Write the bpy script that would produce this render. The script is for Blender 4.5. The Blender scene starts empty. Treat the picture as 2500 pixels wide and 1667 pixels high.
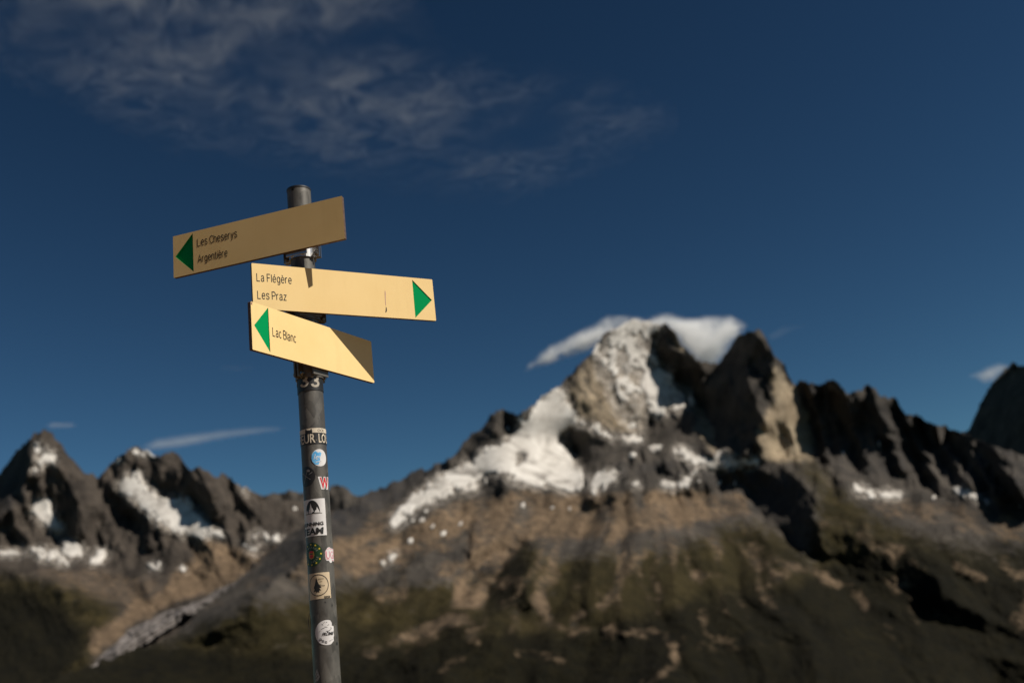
import bpy, bmesh, math, random
import numpy as np
from mathutils import Vector, Matrix

# ---------------------------------------------------------------- camera
SC = bpy.context.scene
COL = SC.collection
W, H, FPX = 2500.0, 1667.0, 2431.0
CAM = np.array([0.49920881, -2.33109082, 1.6])
M = np.array([[0.99290076, 0.11894571, 0.0],
              [0.03375288, -0.28175258, -0.95889323],
              [-0.11405623, 0.95208582, -0.28376711]])
cd = bpy.data.cameras.new('camera')
cam = bpy.data.objects.new('camera', cd); COL.objects.link(cam)
mw = Matrix([list(M[i]) + [CAM[i]] for i in range(3)] + [[0, 0, 0, 1]])
cam.matrix_world = mw
cd.sensor_width = 36.0; cd.lens = 35.0
cd.clip_start = 0.05; cd.clip_end = 200000
cd.dof.use_dof = True; cd.dof.focus_distance = 2.43; cd.dof.aperture_fstop = 2.8
SC.camera = cam
SC.render.resolution_x = 1024; SC.render.resolution_y = 682

# ---------------------------------------------------------------- light
SUN_AZ, SUN_EL = math.radians(109.4), math.radians(43.4)     # azimuth from +Y towards +X
SDIR = Vector((math.cos(SUN_EL) * math.sin(SUN_AZ), math.cos(SUN_EL) * math.cos(SUN_AZ), math.sin(SUN_EL)))
wd = bpy.data.worlds.new('World'); SC.world = wd; wd.use_nodes = True
nt = wd.node_tree
sky = nt.nodes.new('ShaderNodeTexSky'); sky.sky_type = 'NISHITA'; sky.sun_disc = False
sky.sun_elevation = SUN_EL; sky.sun_rotation = SUN_AZ
sky.altitude = 2400; sky.air_density = 1.0; sky.dust_density = 0.1; sky.ozone_density = 1.5
hs = nt.nodes.new('ShaderNodeHueSaturation'); hs.inputs['Saturation'].default_value = 1.0; hs.inputs['Value'].default_value = 0.335
ga = nt.nodes.new('ShaderNodeGamma'); ga.inputs[1].default_value = 1.55
nt.links.new(sky.outputs[0], ga.inputs[0]); tn = nt.nodes.new('ShaderNodeMix'); tn.data_type = 'RGBA'; tn.blend_type = 'MULTIPLY'; tn.inputs[0].default_value = 1.0; tn.inputs[7].default_value = (.86, 1.13, 1.0, 1)
nt.links.new(ga.outputs[0], tn.inputs[6]); nt.links.new(tn.outputs[2], hs.inputs['Color'])
nt.nodes['Background'].inputs[1].default_value = 0.05
nt.links.new(hs.outputs[0], nt.nodes['Background'].inputs[0])
sl = bpy.data.lights.new('sun', 'SUN'); sl.energy = 5.0; sl.angle = math.radians(0.53); sl.color = (1.0, 0.93, 0.82)
so = bpy.data.objects.new('sun', sl); COL.objects.link(so)
so.rotation_euler = SDIR.to_track_quat('Z', 'Y').to_euler()
vs = SC.view_settings
vs.view_transform = 'Standard'; vs.look = 'None'; vs.exposure = 0.0; vs.gamma = 1.0; vs.use_curve_mapping = False
cy = SC.cycles
cy.use_denoising = True
cy.max_bounces = 8; cy.diffuse_bounces = 3; cy.glossy_bounces = 3; cy.volume_bounces = 5; cy.transparent_max_bounces = 12
cy.sample_clamp_indirect = 4.0

# ---------------------------------------------------------------- helpers
def ray(px, py):
    d = np.stack([(np.asarray(px, float) - W / 2) / FPX, -(np.asarray(py, float) - H / 2) / FPX,
                  -np.ones_like(np.asarray(px, float))], -1)
    return d @ M.T
def unproj(px, py, D):
    return CAM + ray(px, py) * np.asarray(D, float)[..., None]
def tag(o, label=None, cat=None, group=None, kind=None):
    if label: o['label'] = label
    if cat: o['category'] = cat
    if group: o['group'] = group
    if kind: o['kind'] = kind
    return o
def link(name, me, mats=None, parent=None):
    o = bpy.data.objects.new(name, me); COL.objects.link(o)
    for m in (mats if isinstance(mats, (list, tuple)) else [mats]):
        if m: me.materials.append(m)
    if parent: o.parent = parent
    return o
def mesh_from(name, verts, faces, smooth=False):
    me = bpy.data.meshes.new(name)
    me.from_pydata([tuple(v) for v in verts], [], [tuple(f) for f in faces]); me.update()
    if smooth: me.polygons.foreach_set('use_smooth', [True] * len(me.polygons))
    return me
def mat(name, col=(.5, .5, .5), rough=.6, metal=0.0, spec=.5):
    m = bpy.data.materials.new(name); m.use_nodes = True
    b = m.node_tree.nodes['Principled BSDF']
    b.inputs['Base Color'].default_value = (*col, 1); b.inputs['Roughness'].default_value = rough
    b.inputs['Metallic'].default_value = metal; b.inputs['Specular IOR Level'].default_value = spec
    return m
class NB:
    """tiny node-building helper"""
    def __init__(s, m): s.m = m; s.t = m.node_tree; s.b = s.t.nodes.get('Principled BSDF')
    def n(s, ty, **kw):
        x = s.t.nodes.new(ty)
        for k, v in kw.items(): setattr(x, k, v)
        return x
    def l(s, a, b): s.t.links.new(a, b)
    def coord(s, scale=(1, 1, 1), out='Object'):
        c = s.n('ShaderNodeTexCoord'); mp = s.n('ShaderNodeMapping'); mp.inputs['Scale'].default_value = scale
        s.l(c.outputs[out], mp.inputs[0]); return mp.outputs[0]
    def noise(s, vec, scale, detail=4, rough=.55, dist=0.0):
        x = s.n('ShaderNodeTexNoise'); x.inputs['Scale'].default_value = scale; x.inputs['Detail'].default_value = detail
        x.inputs['Roughness'].default_value = rough; x.inputs['Distortion'].default_value = dist
        if vec is not None: s.l(vec, x.inputs['Vector'])
        return x.outputs[0]
    def ramp(s, fac, stops):
        r = s.n('ShaderNodeValToRGB'); e = r.color_ramp.elements
        while len(e) < len(stops): e.new(0.5)
        for i, (p, c) in enumerate(stops):
            e[i].position = p; e[i].color = (*c, 1) if len(c) == 3 else c
        s.l(fac, r.inputs[0]); return r.outputs[0]
    def mix(s, fac, a, b, mode='MIX'):
        x = s.n('ShaderNodeMix', data_type='RGBA', blend_type=mode)
        for sock, v in ((x.inputs[0], fac), (x.inputs[6], a), (x.inputs[7], b)):
            if hasattr(v, 'is_linked'): s.l(v, sock)
            elif isinstance(v, (int, float)): sock.default_value = v
            else: sock.default_value = (*v, 1)
        return x.outputs[2]
    def math(s, op, a, b=0.0, clamp=False):
        x = s.n('ShaderNodeMath', operation=op, use_clamp=clamp)
        for sock, v in ((x.inputs[0], a), (x.inputs[1], b)):
            if hasattr(v, 'is_linked'): s.l(v, sock)
            else: sock.default_value = v
        return x.outputs[0]
    def bump(s, h, strength, dist):
        x = s.n('ShaderNodeBump'); x.inputs['Strength'].default_value = strength; x.inputs['Distance'].default_value = dist
        s.l(h, x.inputs['Height']); s.l(x.outputs[0], s.b.inputs['Normal'])

RNG = np.random.default_rng(7)
TAB = RNG.random((256, 256))
def vnoise(x, y, seed=0):
    x = np.asarray(x, float) + seed * 17.31; y = np.asarray(y, float) + seed * 9.77
    xi = np.floor(x).astype(int); yi = np.floor(y).astype(int); fx = x - xi; fy = y - yi
    fx = fx * fx * (3 - 2 * fx); fy = fy * fy * (3 - 2 * fy)
    g = lambda a, b: TAB[a & 255, b & 255]
    return (g(xi, yi) * (1 - fx) + g(xi + 1, yi) * fx) * (1 - fy) + (g(xi, yi + 1) * (1 - fx) + g(xi + 1, yi + 1) * fx) * fy
def fbm(x, y, oct=4, seed=0, gain=.5):
    s = 0; a = 1; t = 0
    for k in range(oct):
        s = s + a * (vnoise(x * 2 ** k, y * 2 ** k, seed + k * 3) * 2 - 1); t += a; a *= gain
    return s / t

# ---------------------------------------------------------------- terrain maps (laid out on each mountain's own face)
GS = 4.0
GX = np.arange(-420, 2940, GS); GY = np.arange(700, 2020, GS)
XX, YY = np.meshgrid(GX, GY)
def in_poly(px, py, poly):
    r = np.zeros(px.shape, bool); n = len(poly)
    for i in range(n):
        x0, y0 = poly[i]; x1, y1 = poly[(i + 1) % n]
        if y0 == y1: continue
        c = ((y0 > py) != (y1 > py)) & (px < (x1 - x0) * (py - y0) / (y1 - y0) + x0)
        r ^= c
    return r
def seg_dist(px, py, pts):
    d = np.full(px.shape, 1e9)
    for (x0, y0), (x1, y1) in zip(pts[:-1], pts[1:]):
        vx, vy = x1 - x0, y1 - y0; L = vx * vx + vy * vy + 1e-9
        t = np.clip(((px - x0) * vx + (py - y0) * vy) / L, 0, 1)
        d = np.minimum(d, np.hypot(px - x0 - t * vx, py - y0 - t * vy))
    return d
def blur(a, n=1):
    for _ in range(n):
        p = np.pad(a, 1, mode='edge')
        a = (p[:-2, 1:-1] + p[2:, 1:-1] + p[1:-1, :-2] + p[1:-1, 2:] + 2 * p[1:-1, 1:-1]) / 6
    return a
def sample(a, px, py):
    fx = np.clip((px - GX[0]) / GS, 0, len(GX) - 1.001); fy = np.clip((py - GY[0]) / GS, 0, len(GY) - 1.001)
    xi = fx.astype(int); yi = fy.astype(int); fx = fx - xi; fy = fy - yi
    return (a[yi, xi] * (1 - fx) + a[yi, xi + 1] * fx) * (1 - fy) + (a[yi + 1, xi] * (1 - fx) + a[yi + 1, xi + 1] * fx) * fy
def tps(ctrl):
    c = np.array(ctrl, float); P = c[:, :2] / 1000; v = c[:, 2]; n = len(c)
    U = lambda r: np.where(r > 1e-9, r * r * np.log(r + 1e-12), 0)
    K = U(np.linalg.norm(P[:, None] - P[None], axis=2)) + np.eye(n) * 2e-3
    Q = np.c_[np.ones(n), P]; A = np.block([[K, Q], [Q.T, np.zeros((3, 3))]])
    w = np.linalg.solve(A, np.r_[v, 0, 0, 0])
    out = w[n] + w[n + 1] * XX / 1000 + w[n + 2] * YY / 1000
    for i in range(n): out = out + w[i] * U(np.hypot(XX / 1000 - P[i, 0], YY / 1000 - P[i, 1]))
    return out
def calm(lay):
    w = np.clip(blur(np.maximum(lay.snow, 0), 7), 0, 1) * .92
    return lay.m * (1 - w) + .45 * w
def bed(D, lay, n=120):
    w = np.clip(blur(lay.snow, 8) * 1.25, 0, 1) * .9      # snow fills the hollows of its bed
    return D * (1 - w) + blur(D, n) * w
def relief(m, D0, lam=1 / 50.0, wy=.12):
    m = np.clip(m * 1.45, -4.2, 2.6)
    """depth relief whose sideways slope follows m (metres deeper per metre to the right)"""
    g = m * D0 / FPX * GS
    pad = 96
    g = np.pad(g, pad, mode='reflect'); g = g - g.mean()
    ky = np.fft.fftfreq(g.shape[0]) * 2 * np.pi; kx = np.fft.fftfreq(g.shape[1]) * 2 * np.pi
    KX, KY = np.meshgrid(kx, ky)
    h = np.fft.fft2(g) * (-1j * KX) / (KX ** 2 + wy * KY ** 2 + lam ** 2)
    return np.real(np.fft.ifft2(h))[pad:-pad, pad:-pad]
WX = XX + 13 * fbm(XX / 38, YY / 38, 3, 11) + 12 * fbm(XX / 11, YY / 11, 2, 13); WY = YY + 13 * fbm(XX / 38, YY / 38, 3, 23) + 12 * fbm(XX / 11, YY / 11, 2, 27)
class Layer:
    def __init__(s): s.m = np.full(XX.shape, .25); s.snow = np.zeros(XX.shape); s.dots = np.zeros(XX.shape); s.cov = {}
    def shade(s, v, poly): k = in_poly(WX, WY, poly); s.m[k] = v + .5 * (s.m[k] - .25)
    def shade_line(s, v, pts, w): k = seg_dist(WX, WY, pts) < w; s.m[k] = v
    def sn(s, poly, v=1.0): k = in_poly(WX, WY, poly); s.snow[k] = np.maximum(s.snow[k], v)
    def sl(s, pts, w, v=1.0): k = seg_dist(XX * .5 + WX * .5, YY * .5 + WY * .5, pts) < w * .72; s.snow[k] = np.maximum(s.snow[k], v)
    def bl(s, x, y, r, v=1.0): s.dots[np.hypot((XX - x + .5 * (YY - y)) * .7, (YY - y) * 1.15) < max(3.4, r * .5)] = 1
    def cover(s, name, poly=None, line=None, w=0, v=1.0):
        a = s.cov.setdefault(name, np.zeros(XX.shape))
        k = in_poly(WX, WY, poly) if poly else seg_dist(WX, WY, line) < w
        a[k] = np.maximum(a[k], v)

def terrain_mesh(name, sky_pts, x0, x1, D, lay, material, snow_mat, ybot=1960, step=4.0, rows=270, jag=8, back=900, label=None, snow_min=3):
    xs = np.arange(x0, x1 + step, step); sp = np.array(sky_pts, float)
    ys = np.interp(xs, sp[:, 0], sp[:, 1]) + jag * fbm(xs / 22, xs * 0 + 3.3, 3, len(sky_pts) % 50, .6) - jag * .9 * np.clip(1 - 5 * np.abs(fbm(xs / 15, xs * 0 + 7.7, 2, 3 + len(sky_pts) % 31)), 0, 1)
    t = np.linspace(0, 1, rows) ** 1.05
    PX = np.repeat(xs[None], rows, 0); PY = ys[None] + (ybot - ys[None]) * t[:, None]
    DD = sample(D, PX, PY)
    V = unproj(PX, PY, DD)
    # back slope behind the ridge so that every mountain is solid
    bk = []
    r0 = ray(xs, ys); hd = r0.copy(); hd[:, 2] = 0; hd /= np.linalg.norm(hd, axis=1)[:, None]
    for k in (5, 4, 3, 2, 1):
        e = back * k / 5
        bk.append(V[0] + hd * e - np.array([0, 0, 1.0]) * (e * 1.1)[..., None] if False else V[0] + hd * e - np.array([0, 0, e * 1.15]))
    Vall = np.concatenate([np.stack(bk), V]); nb = len(bk); R, C = Vall.shape[:2]
    idx = np.arange(R * C).reshape(R, C)
    F = np.stack([idx[:-1, :-1], idx[1:, :-1], idx[1:, 1:], idx[:-1, 1:]], -1).reshape(-1, 4)
    me = bpy.data.meshes.new(name)
    me.from_pydata(Vall.reshape(-1, 3).tolist(), [], F.tolist()); me.update()
    me.polygons.foreach_set('use_smooth', np.ones(len(me.polygons), bool))
    PYa = np.concatenate([np.repeat(PY[:1], nb, 0), PY]); PXa = np.concatenate([np.repeat(PX[:1], nb, 0), PX])
    def attr(an, keys):
        a = me.color_attributes.new(an, 'FLOAT_COLOR', 'POINT'); d = np.zeros((R * C, 4))
        for i, k in enumerate(keys):
            if k in lay.cov: d[:, i] = sample(blur(lay.cov[k], 7), PXa, PYa).ravel()
        if len(keys) < 4: d[:, 3] = 1
        a.data.foreach_set('color', d.ravel())
    dust = lay.cov.setdefault('ice', np.zeros(XX.shape)); lay.cov['ice'] = np.maximum(dust, np.clip(blur(lay.snow, 22) * 1.1, 0, .62))
    attr('cover', ['tan', 'grass', 'forest_vignette']); attr('cover_b', ['pale', 'dark', 'ice'])
    o = link(name, me, material); tag(o, label, None, None, 'structure')
    # snowfields: thick pieces of their own lying on the rock
    sn_ = blur(lay.snow, 7) + .62 * fbm((XX - (YY - 1100) * .4) / 10, YY / 12, 3, 711, .65) * (blur(lay.snow, 8) > .02)
    sn_ = np.where((np.abs(fbm((XX + (YY - 1100) * .9) / 20, YY / 26, 3, 713, .6)) < .035) & (blur(lay.snow, 10) < .97), 0, sn_)
    sv = sample(np.maximum(sn_, lay.dots), PX, PY)
    q = (sv[:-1, :-1] + sv[1:, :-1] + sv[1:, 1:] + sv[:-1, 1:]) / 4 > .5
    du = np.gradient(V, axis=1); dv = np.gradient(V, axis=0)
    N = np.cross(du, dv); N /= np.linalg.norm(N, axis=2)[..., None] + 1e-9
    N *= np.sign(np.sum(N * (CAM - V), 2))[..., None]
    lift = V + N * 5.0
    def add_snow(comp, kind):
        ids = {}; vv = []; ff = []; ec = {}
        def vid(i, j, top):
            k = (i, j, top)
            if k not in ids: ids[k] = len(vv); vv.append(lift[i, j] if top else V[i, j] - N[i, j] * 3)
            return ids[k]
        for i, j in comp:
            c = [(i, j), (i + 1, j), (i + 1, j + 1), (i, j + 1)]
            ff.append([vid(*k, True) for k in c])
            for k in range(4):
                e = (c[k], c[(k + 1) % 4]); r = (e[1], e[0])
                if r in ec: del ec[r]
                else: ec[e] = 1
        for e in ec: ff.append([vid(*e[1], True), vid(*e[0], True), vid(*e[0], False), vid(*e[1], False)])
        so_ = link('snowfield' if kind is None else 'snow_scraps', mesh_from('snowfield', vv, ff, True), snow_mat, o)
        if kind: so_['kind'] = kind
    seen = np.zeros(q.shape, bool); scraps = []
    for a, b in np.argwhere(q):
        if seen[a, b]: continue
        st = [(a, b)]; seen[a, b] = True; comp = []
        while st:
            i, j = st.pop(); comp.append((i, j))
            for di, dj in ((1, 0), (-1, 0), (0, 1), (0, -1), (1, 1), (-1, -1), (1, -1), (-1, 1)):
                p, r = i + di, j + dj
                if 0 <= p < q.shape[0] and 0 <= r < q.shape[1] and q[p, r] and not seen[p, r]:
                    seen[p, r] = True; st.append((p, r))
        if len(comp) < 14: scraps += comp; continue
        add_snow(comp, None)
    if scraps: add_snow(scraps, 'stuff')
    return o
# ---------------------------------------------------------------- terrain materials
def terrain_mat(name, rock_a, rock_b):
    m = mat(name, rough=.95, spec=.15); g = NB(m)
    p = g.coord((.001, .001, .001))
    n1 = g.noise(p, 7, 8, .66); n2 = g.noise(p, 22, 7, .66); n3 = g.noise(p, 3.2, 6, .6)
    at = g.n('ShaderNodeAttribute', attribute_name='cover'); ab = g.n('ShaderNodeAttribute', attribute_name='cover_b')
    sa = g.n('ShaderNodeSeparateColor'); sb = g.n('ShaderNodeSeparateColor'); g.l(at.outputs[0], sa.inputs[0]); g.l(ab.outputs[0], sb.inputs[0])
    rock = g.ramp(n1, [(.3, rock_a), (.7, rock_b)])
    def blend(w, base, ca, cb, nn):
        k = g.math('ADD', w, g.math('MULTIPLY', g.math('MULTIPLY', g.math('SUBTRACT', n2, .5), 2.0), g.math('MULTIPLY', w, 4.0, True))); k = g.math('MULTIPLY', g.math('SUBTRACT', k, .12), 1.6, True)
        return g.mix(k, base, g.ramp(nn, [(.3, ca), (.7, cb)]))
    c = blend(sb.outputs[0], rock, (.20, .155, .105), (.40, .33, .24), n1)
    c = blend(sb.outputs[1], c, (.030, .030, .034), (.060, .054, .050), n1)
    c = blend(sa.outputs[1], c, (.013, .0115, .0035), (.050, .039, .016), n1)
    c = blend(sa.outputs[2], c, (.003, .003, .001), (.012, .0098, .0032), n2)  # woodland tone, taken near black to paint in vignette darkening
    c = blend(sa.outputs[0], c, (.094, .066, .043), (.205, .148, .099), n2)
    c = blend(sb.outputs[2], c, (.20, .175, .15), (.52, .48, .44), n2)
    v = g.ramp(n3, [(.3, (.6, .6, .6)), (.7, (1.3, 1.27, 1.22))])
    c = g.mix(1.0, c, v, 'MULTIPLY')
    g.l(c, g.b.inputs['Base Color']); g.bump(n2, .8, 30)
    return m
M_ROCK = terrain_mat('mountain_rock', (.034, .031, .029), (.094, .082, .071))
M_ROCK2 = terrain_mat('mountain_rock_brown', (.033, .028, .025), (.090, .075, .063))
def snow_material():
    m = mat('snow', (.8, .77, .72), .8, spec=.2); g = NB(m); p = g.coord((.001, .001, .001))
    n = g.noise(p, 7, 7, .64, .8); c = g.ramp(n, [(.34, (.22, .20, .18)), (.46, (.50, .465, .425)), (.64, (.68, .645, .60))])
    g.l(c, g.b.inputs['Base Color']); g.bump(n, .25, 12); return m
M_SNOW = snow_material()

# ---------------------------------------------------------------- main massif
SKY_MAIN = [(-420, 1900), (0, 1720), (128, 1663), (212, 1630), (306, 1595), (408, 1561), (442, 1540), (480, 1493), (544, 1446), (612, 1395), (638, 1361),
    (689, 1318), (760, 1275), (850, 1235), (900, 1205), (940, 1190), (1000, 1160), (1080, 1130), (1110, 1110), (1150, 1060), (1180, 1040), (1200, 1015),
    (1230, 1003), (1262, 1010), (1285, 1004), (1310, 985), (1340, 955), (1368, 940), (1395, 915), (1420, 888), (1445, 862), (1478, 815), (1520, 790), (1575, 783),
    (1612, 800), (1626, 793), (1642, 803), (1665, 845), (1700, 880), (1752, 892), (1782, 850), (1800, 824), (1825, 808), (1852, 811), (1872, 832), (1890, 868),
    (1915, 896), (1932, 935), (1945, 945), (1956, 928), (1975, 938), (2005, 940), (2030, 928), (2048, 933), (2068, 958), (2100, 955), (2122, 944), (2150, 968),
    (2180, 972), (2212, 1008), (2240, 1012), (2262, 1030), (2320, 1050), (2352, 1055), (2400, 1080), (2450, 1095), (2500, 1112), (2940, 1300)]
CT_MAIN = [(-200, 1800, 3000), (130, 1663, 3300), (440, 1540, 4200), (640, 1361, 5200), (900, 1205, 6000), (1110, 1110, 6300), (1230, 1003, 6500),
    (1390, 920, 6700), (1480, 800, 6950), (1620, 795, 7050), (1700, 880, 6850), (1840, 808, 6700), (1945, 940, 6450), (2130, 950, 6300), (2320, 1050, 6000),
    (2500, 1110, 5800), (2800, 1250, 5500), (1400, 1100, 6350), (1600, 1080, 6450), (1850, 1100, 6250), (2000, 1130, 6000), (2250, 1200, 5600), (2500, 1230, 5300),
    (1200, 1180, 5900), (1000, 1300, 5300), (1300, 1300, 5350), (1600, 1250, 5500), (1750, 1300, 5200), (2000, 1350, 5000), (2300, 1350, 5000), (2600, 1400, 4900),
    (700, 1500, 4400), (1000, 1500, 4500), (1400, 1500, 4500), (1800, 1500, 4350), (2200, 1500, 4400), (2600, 1600, 4300), (400, 1667, 3500), (800, 1667, 3900),
    (1250, 1667, 3900), (1700, 1667, 3800), (2100, 1667, 3900), (2500, 1750, 3900), (300, 1950, 2700), (1250, 1950, 3000), (2200, 1950, 3000), (2800, 1950, 3000)]
L = Layer()
rockz = np.clip((1270 - YY) / 110, 0, 1)
THA = np.arctan2(YY - 960, XX - 1560) + .075 * fbm(XX / 130, YY / 130, 3, 861) + .03 * fbm(XX / 40, YY / 40, 2, 863); RAD = np.hypot(YY - 960, XX - 1560)     # spurs and gullies fan out from the summit
fac = lambda n, k=5.0: np.tanh(n * k)
rib = 1.05 * fac(fbm((XX - (YY - 1000) * .30) / 30, YY / 170, 3, 31, .55)) + .9 * fac(fbm((XX + (YY - 1000) * .12) / 13, YY / 50, 3, 33, .6)) + .5 * fac(fbm(XX / 7, YY / 16, 2, 35))
slope = .95 * fac(fbm(THA * 7 + 3, RAD / 420, 2, 47), 3) + .7 * fac(fbm(THA * 19, RAD / 210, 3, 41), 3) + .4 * fac(fbm(THA * 46, RAD / 70, 3, 43), 3)
L.m += rockz * (rib * 1.25 - .1) + (1 - rockz) * slope * .9
rg = in_poly(XX, YY, [(1950, 900), (2600, 1000), (2600, 1260), (2330, 1190), (2050, 1175), (1990, 1120)])
L.m[rg] = .75 + 1.0 * rib[rg]
L.shade(.3, [(1420, 880), (1480, 800), (1560, 780), (1605, 800), (1600, 850), (1615, 905), (1680, 985), (1690, 1010), (1600, 990), (1560, 1060), (1480, 1060), (1400, 1020), (1380, 950)])
# flanks turned away from the sun
for v, p in [
    (-1.6, [(1787, 846), (1760, 891), (1715, 934), (1707, 972), (1715, 995), (1734, 1041), (1745, 1083), (1768, 1087), (1822, 1117), (1833, 1083), (1837, 1041), (1864, 1041), (1868, 1018), (1849, 980), (1833, 934), (1826, 903), (1826, 876), (1845, 895), (1860, 926), (1883, 926), (1883, 876), (1868, 834), (1837, 800), (1800, 815)]),
    (-.6, [(1600, 845), (1610, 800), (1630, 790), (1648, 840), (1690, 880), (1720, 900), (1700, 950), (1670, 925), (1640, 905), (1612, 890)]),
    (-1.4, [(1608, 991), (1646, 1003), (1685, 1018), (1707, 1048), (1738, 1129), (1646, 1094), (1589, 1090), (1585, 1041)]),
    (-1.0, [(1355, 1048), (1413, 1041), (1451, 1064), (1497, 1083), (1577, 1087), (1528, 1133), (1443, 1148), (1397, 1140), (1401, 1106), (1363, 1087)]),
    (-1.7, [(1814, 1148), (1898, 1120), (1925, 1163), (1983, 1201), (1986, 1259), (2017, 1360), (1967, 1353), (1914, 1292), (1864, 1288), (1860, 1253), (1837, 1211), (1814, 1188)]),
    (-1.5, [(1290, 1311), (1251, 1341), (1206, 1410), (1179, 1494), (1221, 1487), (1294, 1475), (1278, 1418), (1297, 1364)]),
    (-2.2, [(638, 1355), (689, 1315), (760, 1275), (744, 1330), (731, 1374), (663, 1430), (553, 1502), (470, 1560), (400, 1580), (440, 1535)]),
    (-1.2, [(1150, 1060), (1195, 1015), (1225, 1000), (1215, 1040), (1195, 1075), (1170, 1090)])]:
    L.shade(v, p)
for pts, w in [([(1965, 935), (1985, 1000), (1995, 1060), (2012, 1140)], 9), ([(2030, 930), (2060, 1000), (2080, 1060), (2105, 1135)], 11),
    ([(2120, 945), (2135, 1000), (2160, 1060), (2195, 1160)], 9), ([(2195, 990), (2230, 1080), (2262, 1160), (2290, 1205)], 10),
    ([(2250, 1020), (2300, 1100), (2345, 1185)], 13), ([(2330, 1055), (2380, 1140), (2420, 1205)], 15), ([(2400, 1080), (2450, 1160), (2500, 1235)], 16),
    ([(1150, 1290), (1140, 1370)], 9)]:
    L.shade_line(-1.9, pts, w)
for v, p in [(1.2, [(1885, 880), (1910, 900), (1925, 930), (1940, 960), (1975, 1020), (1985, 1130), (1930, 1130), (1860, 1120), (1843, 1060), (1872, 1030), (1890, 990), (1885, 940)]),
    (1.1, [(1640, 805), (1668, 850), (1690, 872), (1660, 872), (1648, 840)]), (1.0, [(1688, 995), (1711, 999), (1738, 1064), (1752, 1133), (1740, 1130), (1712, 1048)])]:
    L.shade(v, p)
L.shade_line(.6, [(1833, 880), (1840, 930), (1862, 990)], 8)
# snow
L.sn([(1359, 945), (1378, 968), (1397, 1010), (1409, 1029), (1359, 1048), (1363, 1083), (1394, 1106), (1401, 1136), (1432, 1159), (1417, 1186), (1363, 1194), (1332, 1175), (1298, 1194), (1275, 1179), (1240, 1175), (1252, 1150), (1191, 1158), (1130, 1186), (1072, 1217), (996, 1263), (942, 1293), (976, 1240), (1053, 1179), (1122, 1133), (1168, 1110), (1244, 1075), (1283, 1033), (1275, 1010), (1306, 995), (1325, 968)])
L.sl([(1368, 960), (1330, 1040), (1290, 1085), (1220, 1120), (1150, 1150), (1060, 1205)], 17)
L.snow[in_poly(WX, WY, [(1258, 1144), (1270, 1110), (1294, 1098), (1290, 1120), (1268, 1148)])] = 0
L.sn([(1436, 869), (1474, 820), (1500, 780), (1580, 770), (1615, 796), (1600, 823), (1562, 838), (1573, 892), (1550, 899), (1520, 842), (1520, 895), (1489, 903), (1466, 876), (1443, 884)])
sp = in_poly(XX, YY, [(1490, 890), (1560, 880), (1610, 910), (1640, 930), (1700, 960), (1690, 1010), (1650, 1000), (1560, 1060), (1530, 1010), (1505, 960)]) & (fbm((XX - YY * .4) / 11, YY / 20, 3, 77) > .08)
L.snow[sp] = 1
vf = in_poly(XX, YY, [(1430, 870), (1480, 800), (1620, 780), (1660, 900), (1720, 960), (1700, 1020), (1540, 1080), (1480, 960)])
L.snow[vf & (np.abs(fbm((XX - (YY - 900) * .55) / 13, YY / 60, 3, 79, .6)) < .075) & (YY > 805)] = 0
L.sn([(1566, 918), (1600, 922), (1635, 911), (1642, 938), (1677, 987), (1658, 1003), (1627, 987), (1604, 991), (1581, 980), (1566, 957)])
for pts, w in [([(1581, 865), (1612, 911)], 10), ([(1528, 846), (1566, 895)], 12), ([(1409, 1029), (1474, 1056), (1520, 1075), (1566, 1073)], 9), ([(1650, 1098), (1738, 1136)], 13),
    ([(1803, 1129), (1856, 1132)], 9), ([(1615, 1186), (1665, 1186), (1696, 1156)], 10), ([(1540, 1184), (1575, 1178)], 7), ([(2331, 1194), (2415, 1228)], 9),
    ([(934, 1380), (968, 1349)], 9), ([(1140, 1195), (1190, 1180)], 7)]: L.sl(pts, w)
L.sn([(1451, 1163), (1512, 1140), (1512, 1167), (1466, 1205), (1445, 1205)])
L.sn([(1742, 1094), (1780, 1102), (1800, 1125), (1799, 1140), (1761, 1144), (1745, 1125)])
L.sn([(2063, 1182), (2097, 1190), (2143, 1201), (2185, 1194), (2227, 1217), (2166, 1217), (2090, 1207)])
for x, y, r in [(1543, 1041, 15), (1543, 1113, 13), (1600, 1094, 19), (1562, 1136, 8), (1707, 1175, 6), (1757, 1178, 9), (1795, 1178, 7), (2491, 1236, 7), (2281, 1215, 9), (2145, 1083, 9),
    (2059, 1106, 8), (1874, 937, 8), (1003, 1320, 12), (1083, 1303, 12), (1056, 1286, 8), (1030, 1271, 10), (1039, 1248, 9), (1125, 1278, 9), (1276, 1234, 9), (1349, 1240, 8), (1391, 1242, 7), (1007, 1271, 7), (1240, 1045, 9)]:
    L.bl(x, y, r)
# cover
L.cover('grass', [(-500, 1960), (128, 1650), (420, 1560), (560, 1500), (700, 1470), (850, 1450), (1000, 1440), (1130, 1430), (1260, 1370), (1400, 1370), (1560, 1350), (1700, 1320), (1830, 1270), (1880, 1300), (1980, 1370), (2010, 1200), (1920, 1120), (1990, 1130), (2060, 1215), (2200, 1300), (2500, 1380), (2940, 1450), (2940, 2020), (-500, 2020)])
L.cover('grass', [(1250, 1400), (1290, 1300), (1350, 1400), (1310, 1480), (1180, 1500)])
L.cover('forest_vignette', [(-500, 1960), (150, 1680), (420, 1600), (700, 1620), (900, 1610), (1150, 1560), (1350, 1560), (1700, 1470), (1850, 1440), (1960, 1450), (2040, 1390), (2200, 1360), (2350, 1400), (2940, 1480), (2940, 2020), (-500, 2020)], v=.75)
L.cover('forest_vignette', [(1210, 1400), (1270, 1340), (1290, 1420), (1280, 1480), (1190, 1490)], v=.8)
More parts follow.
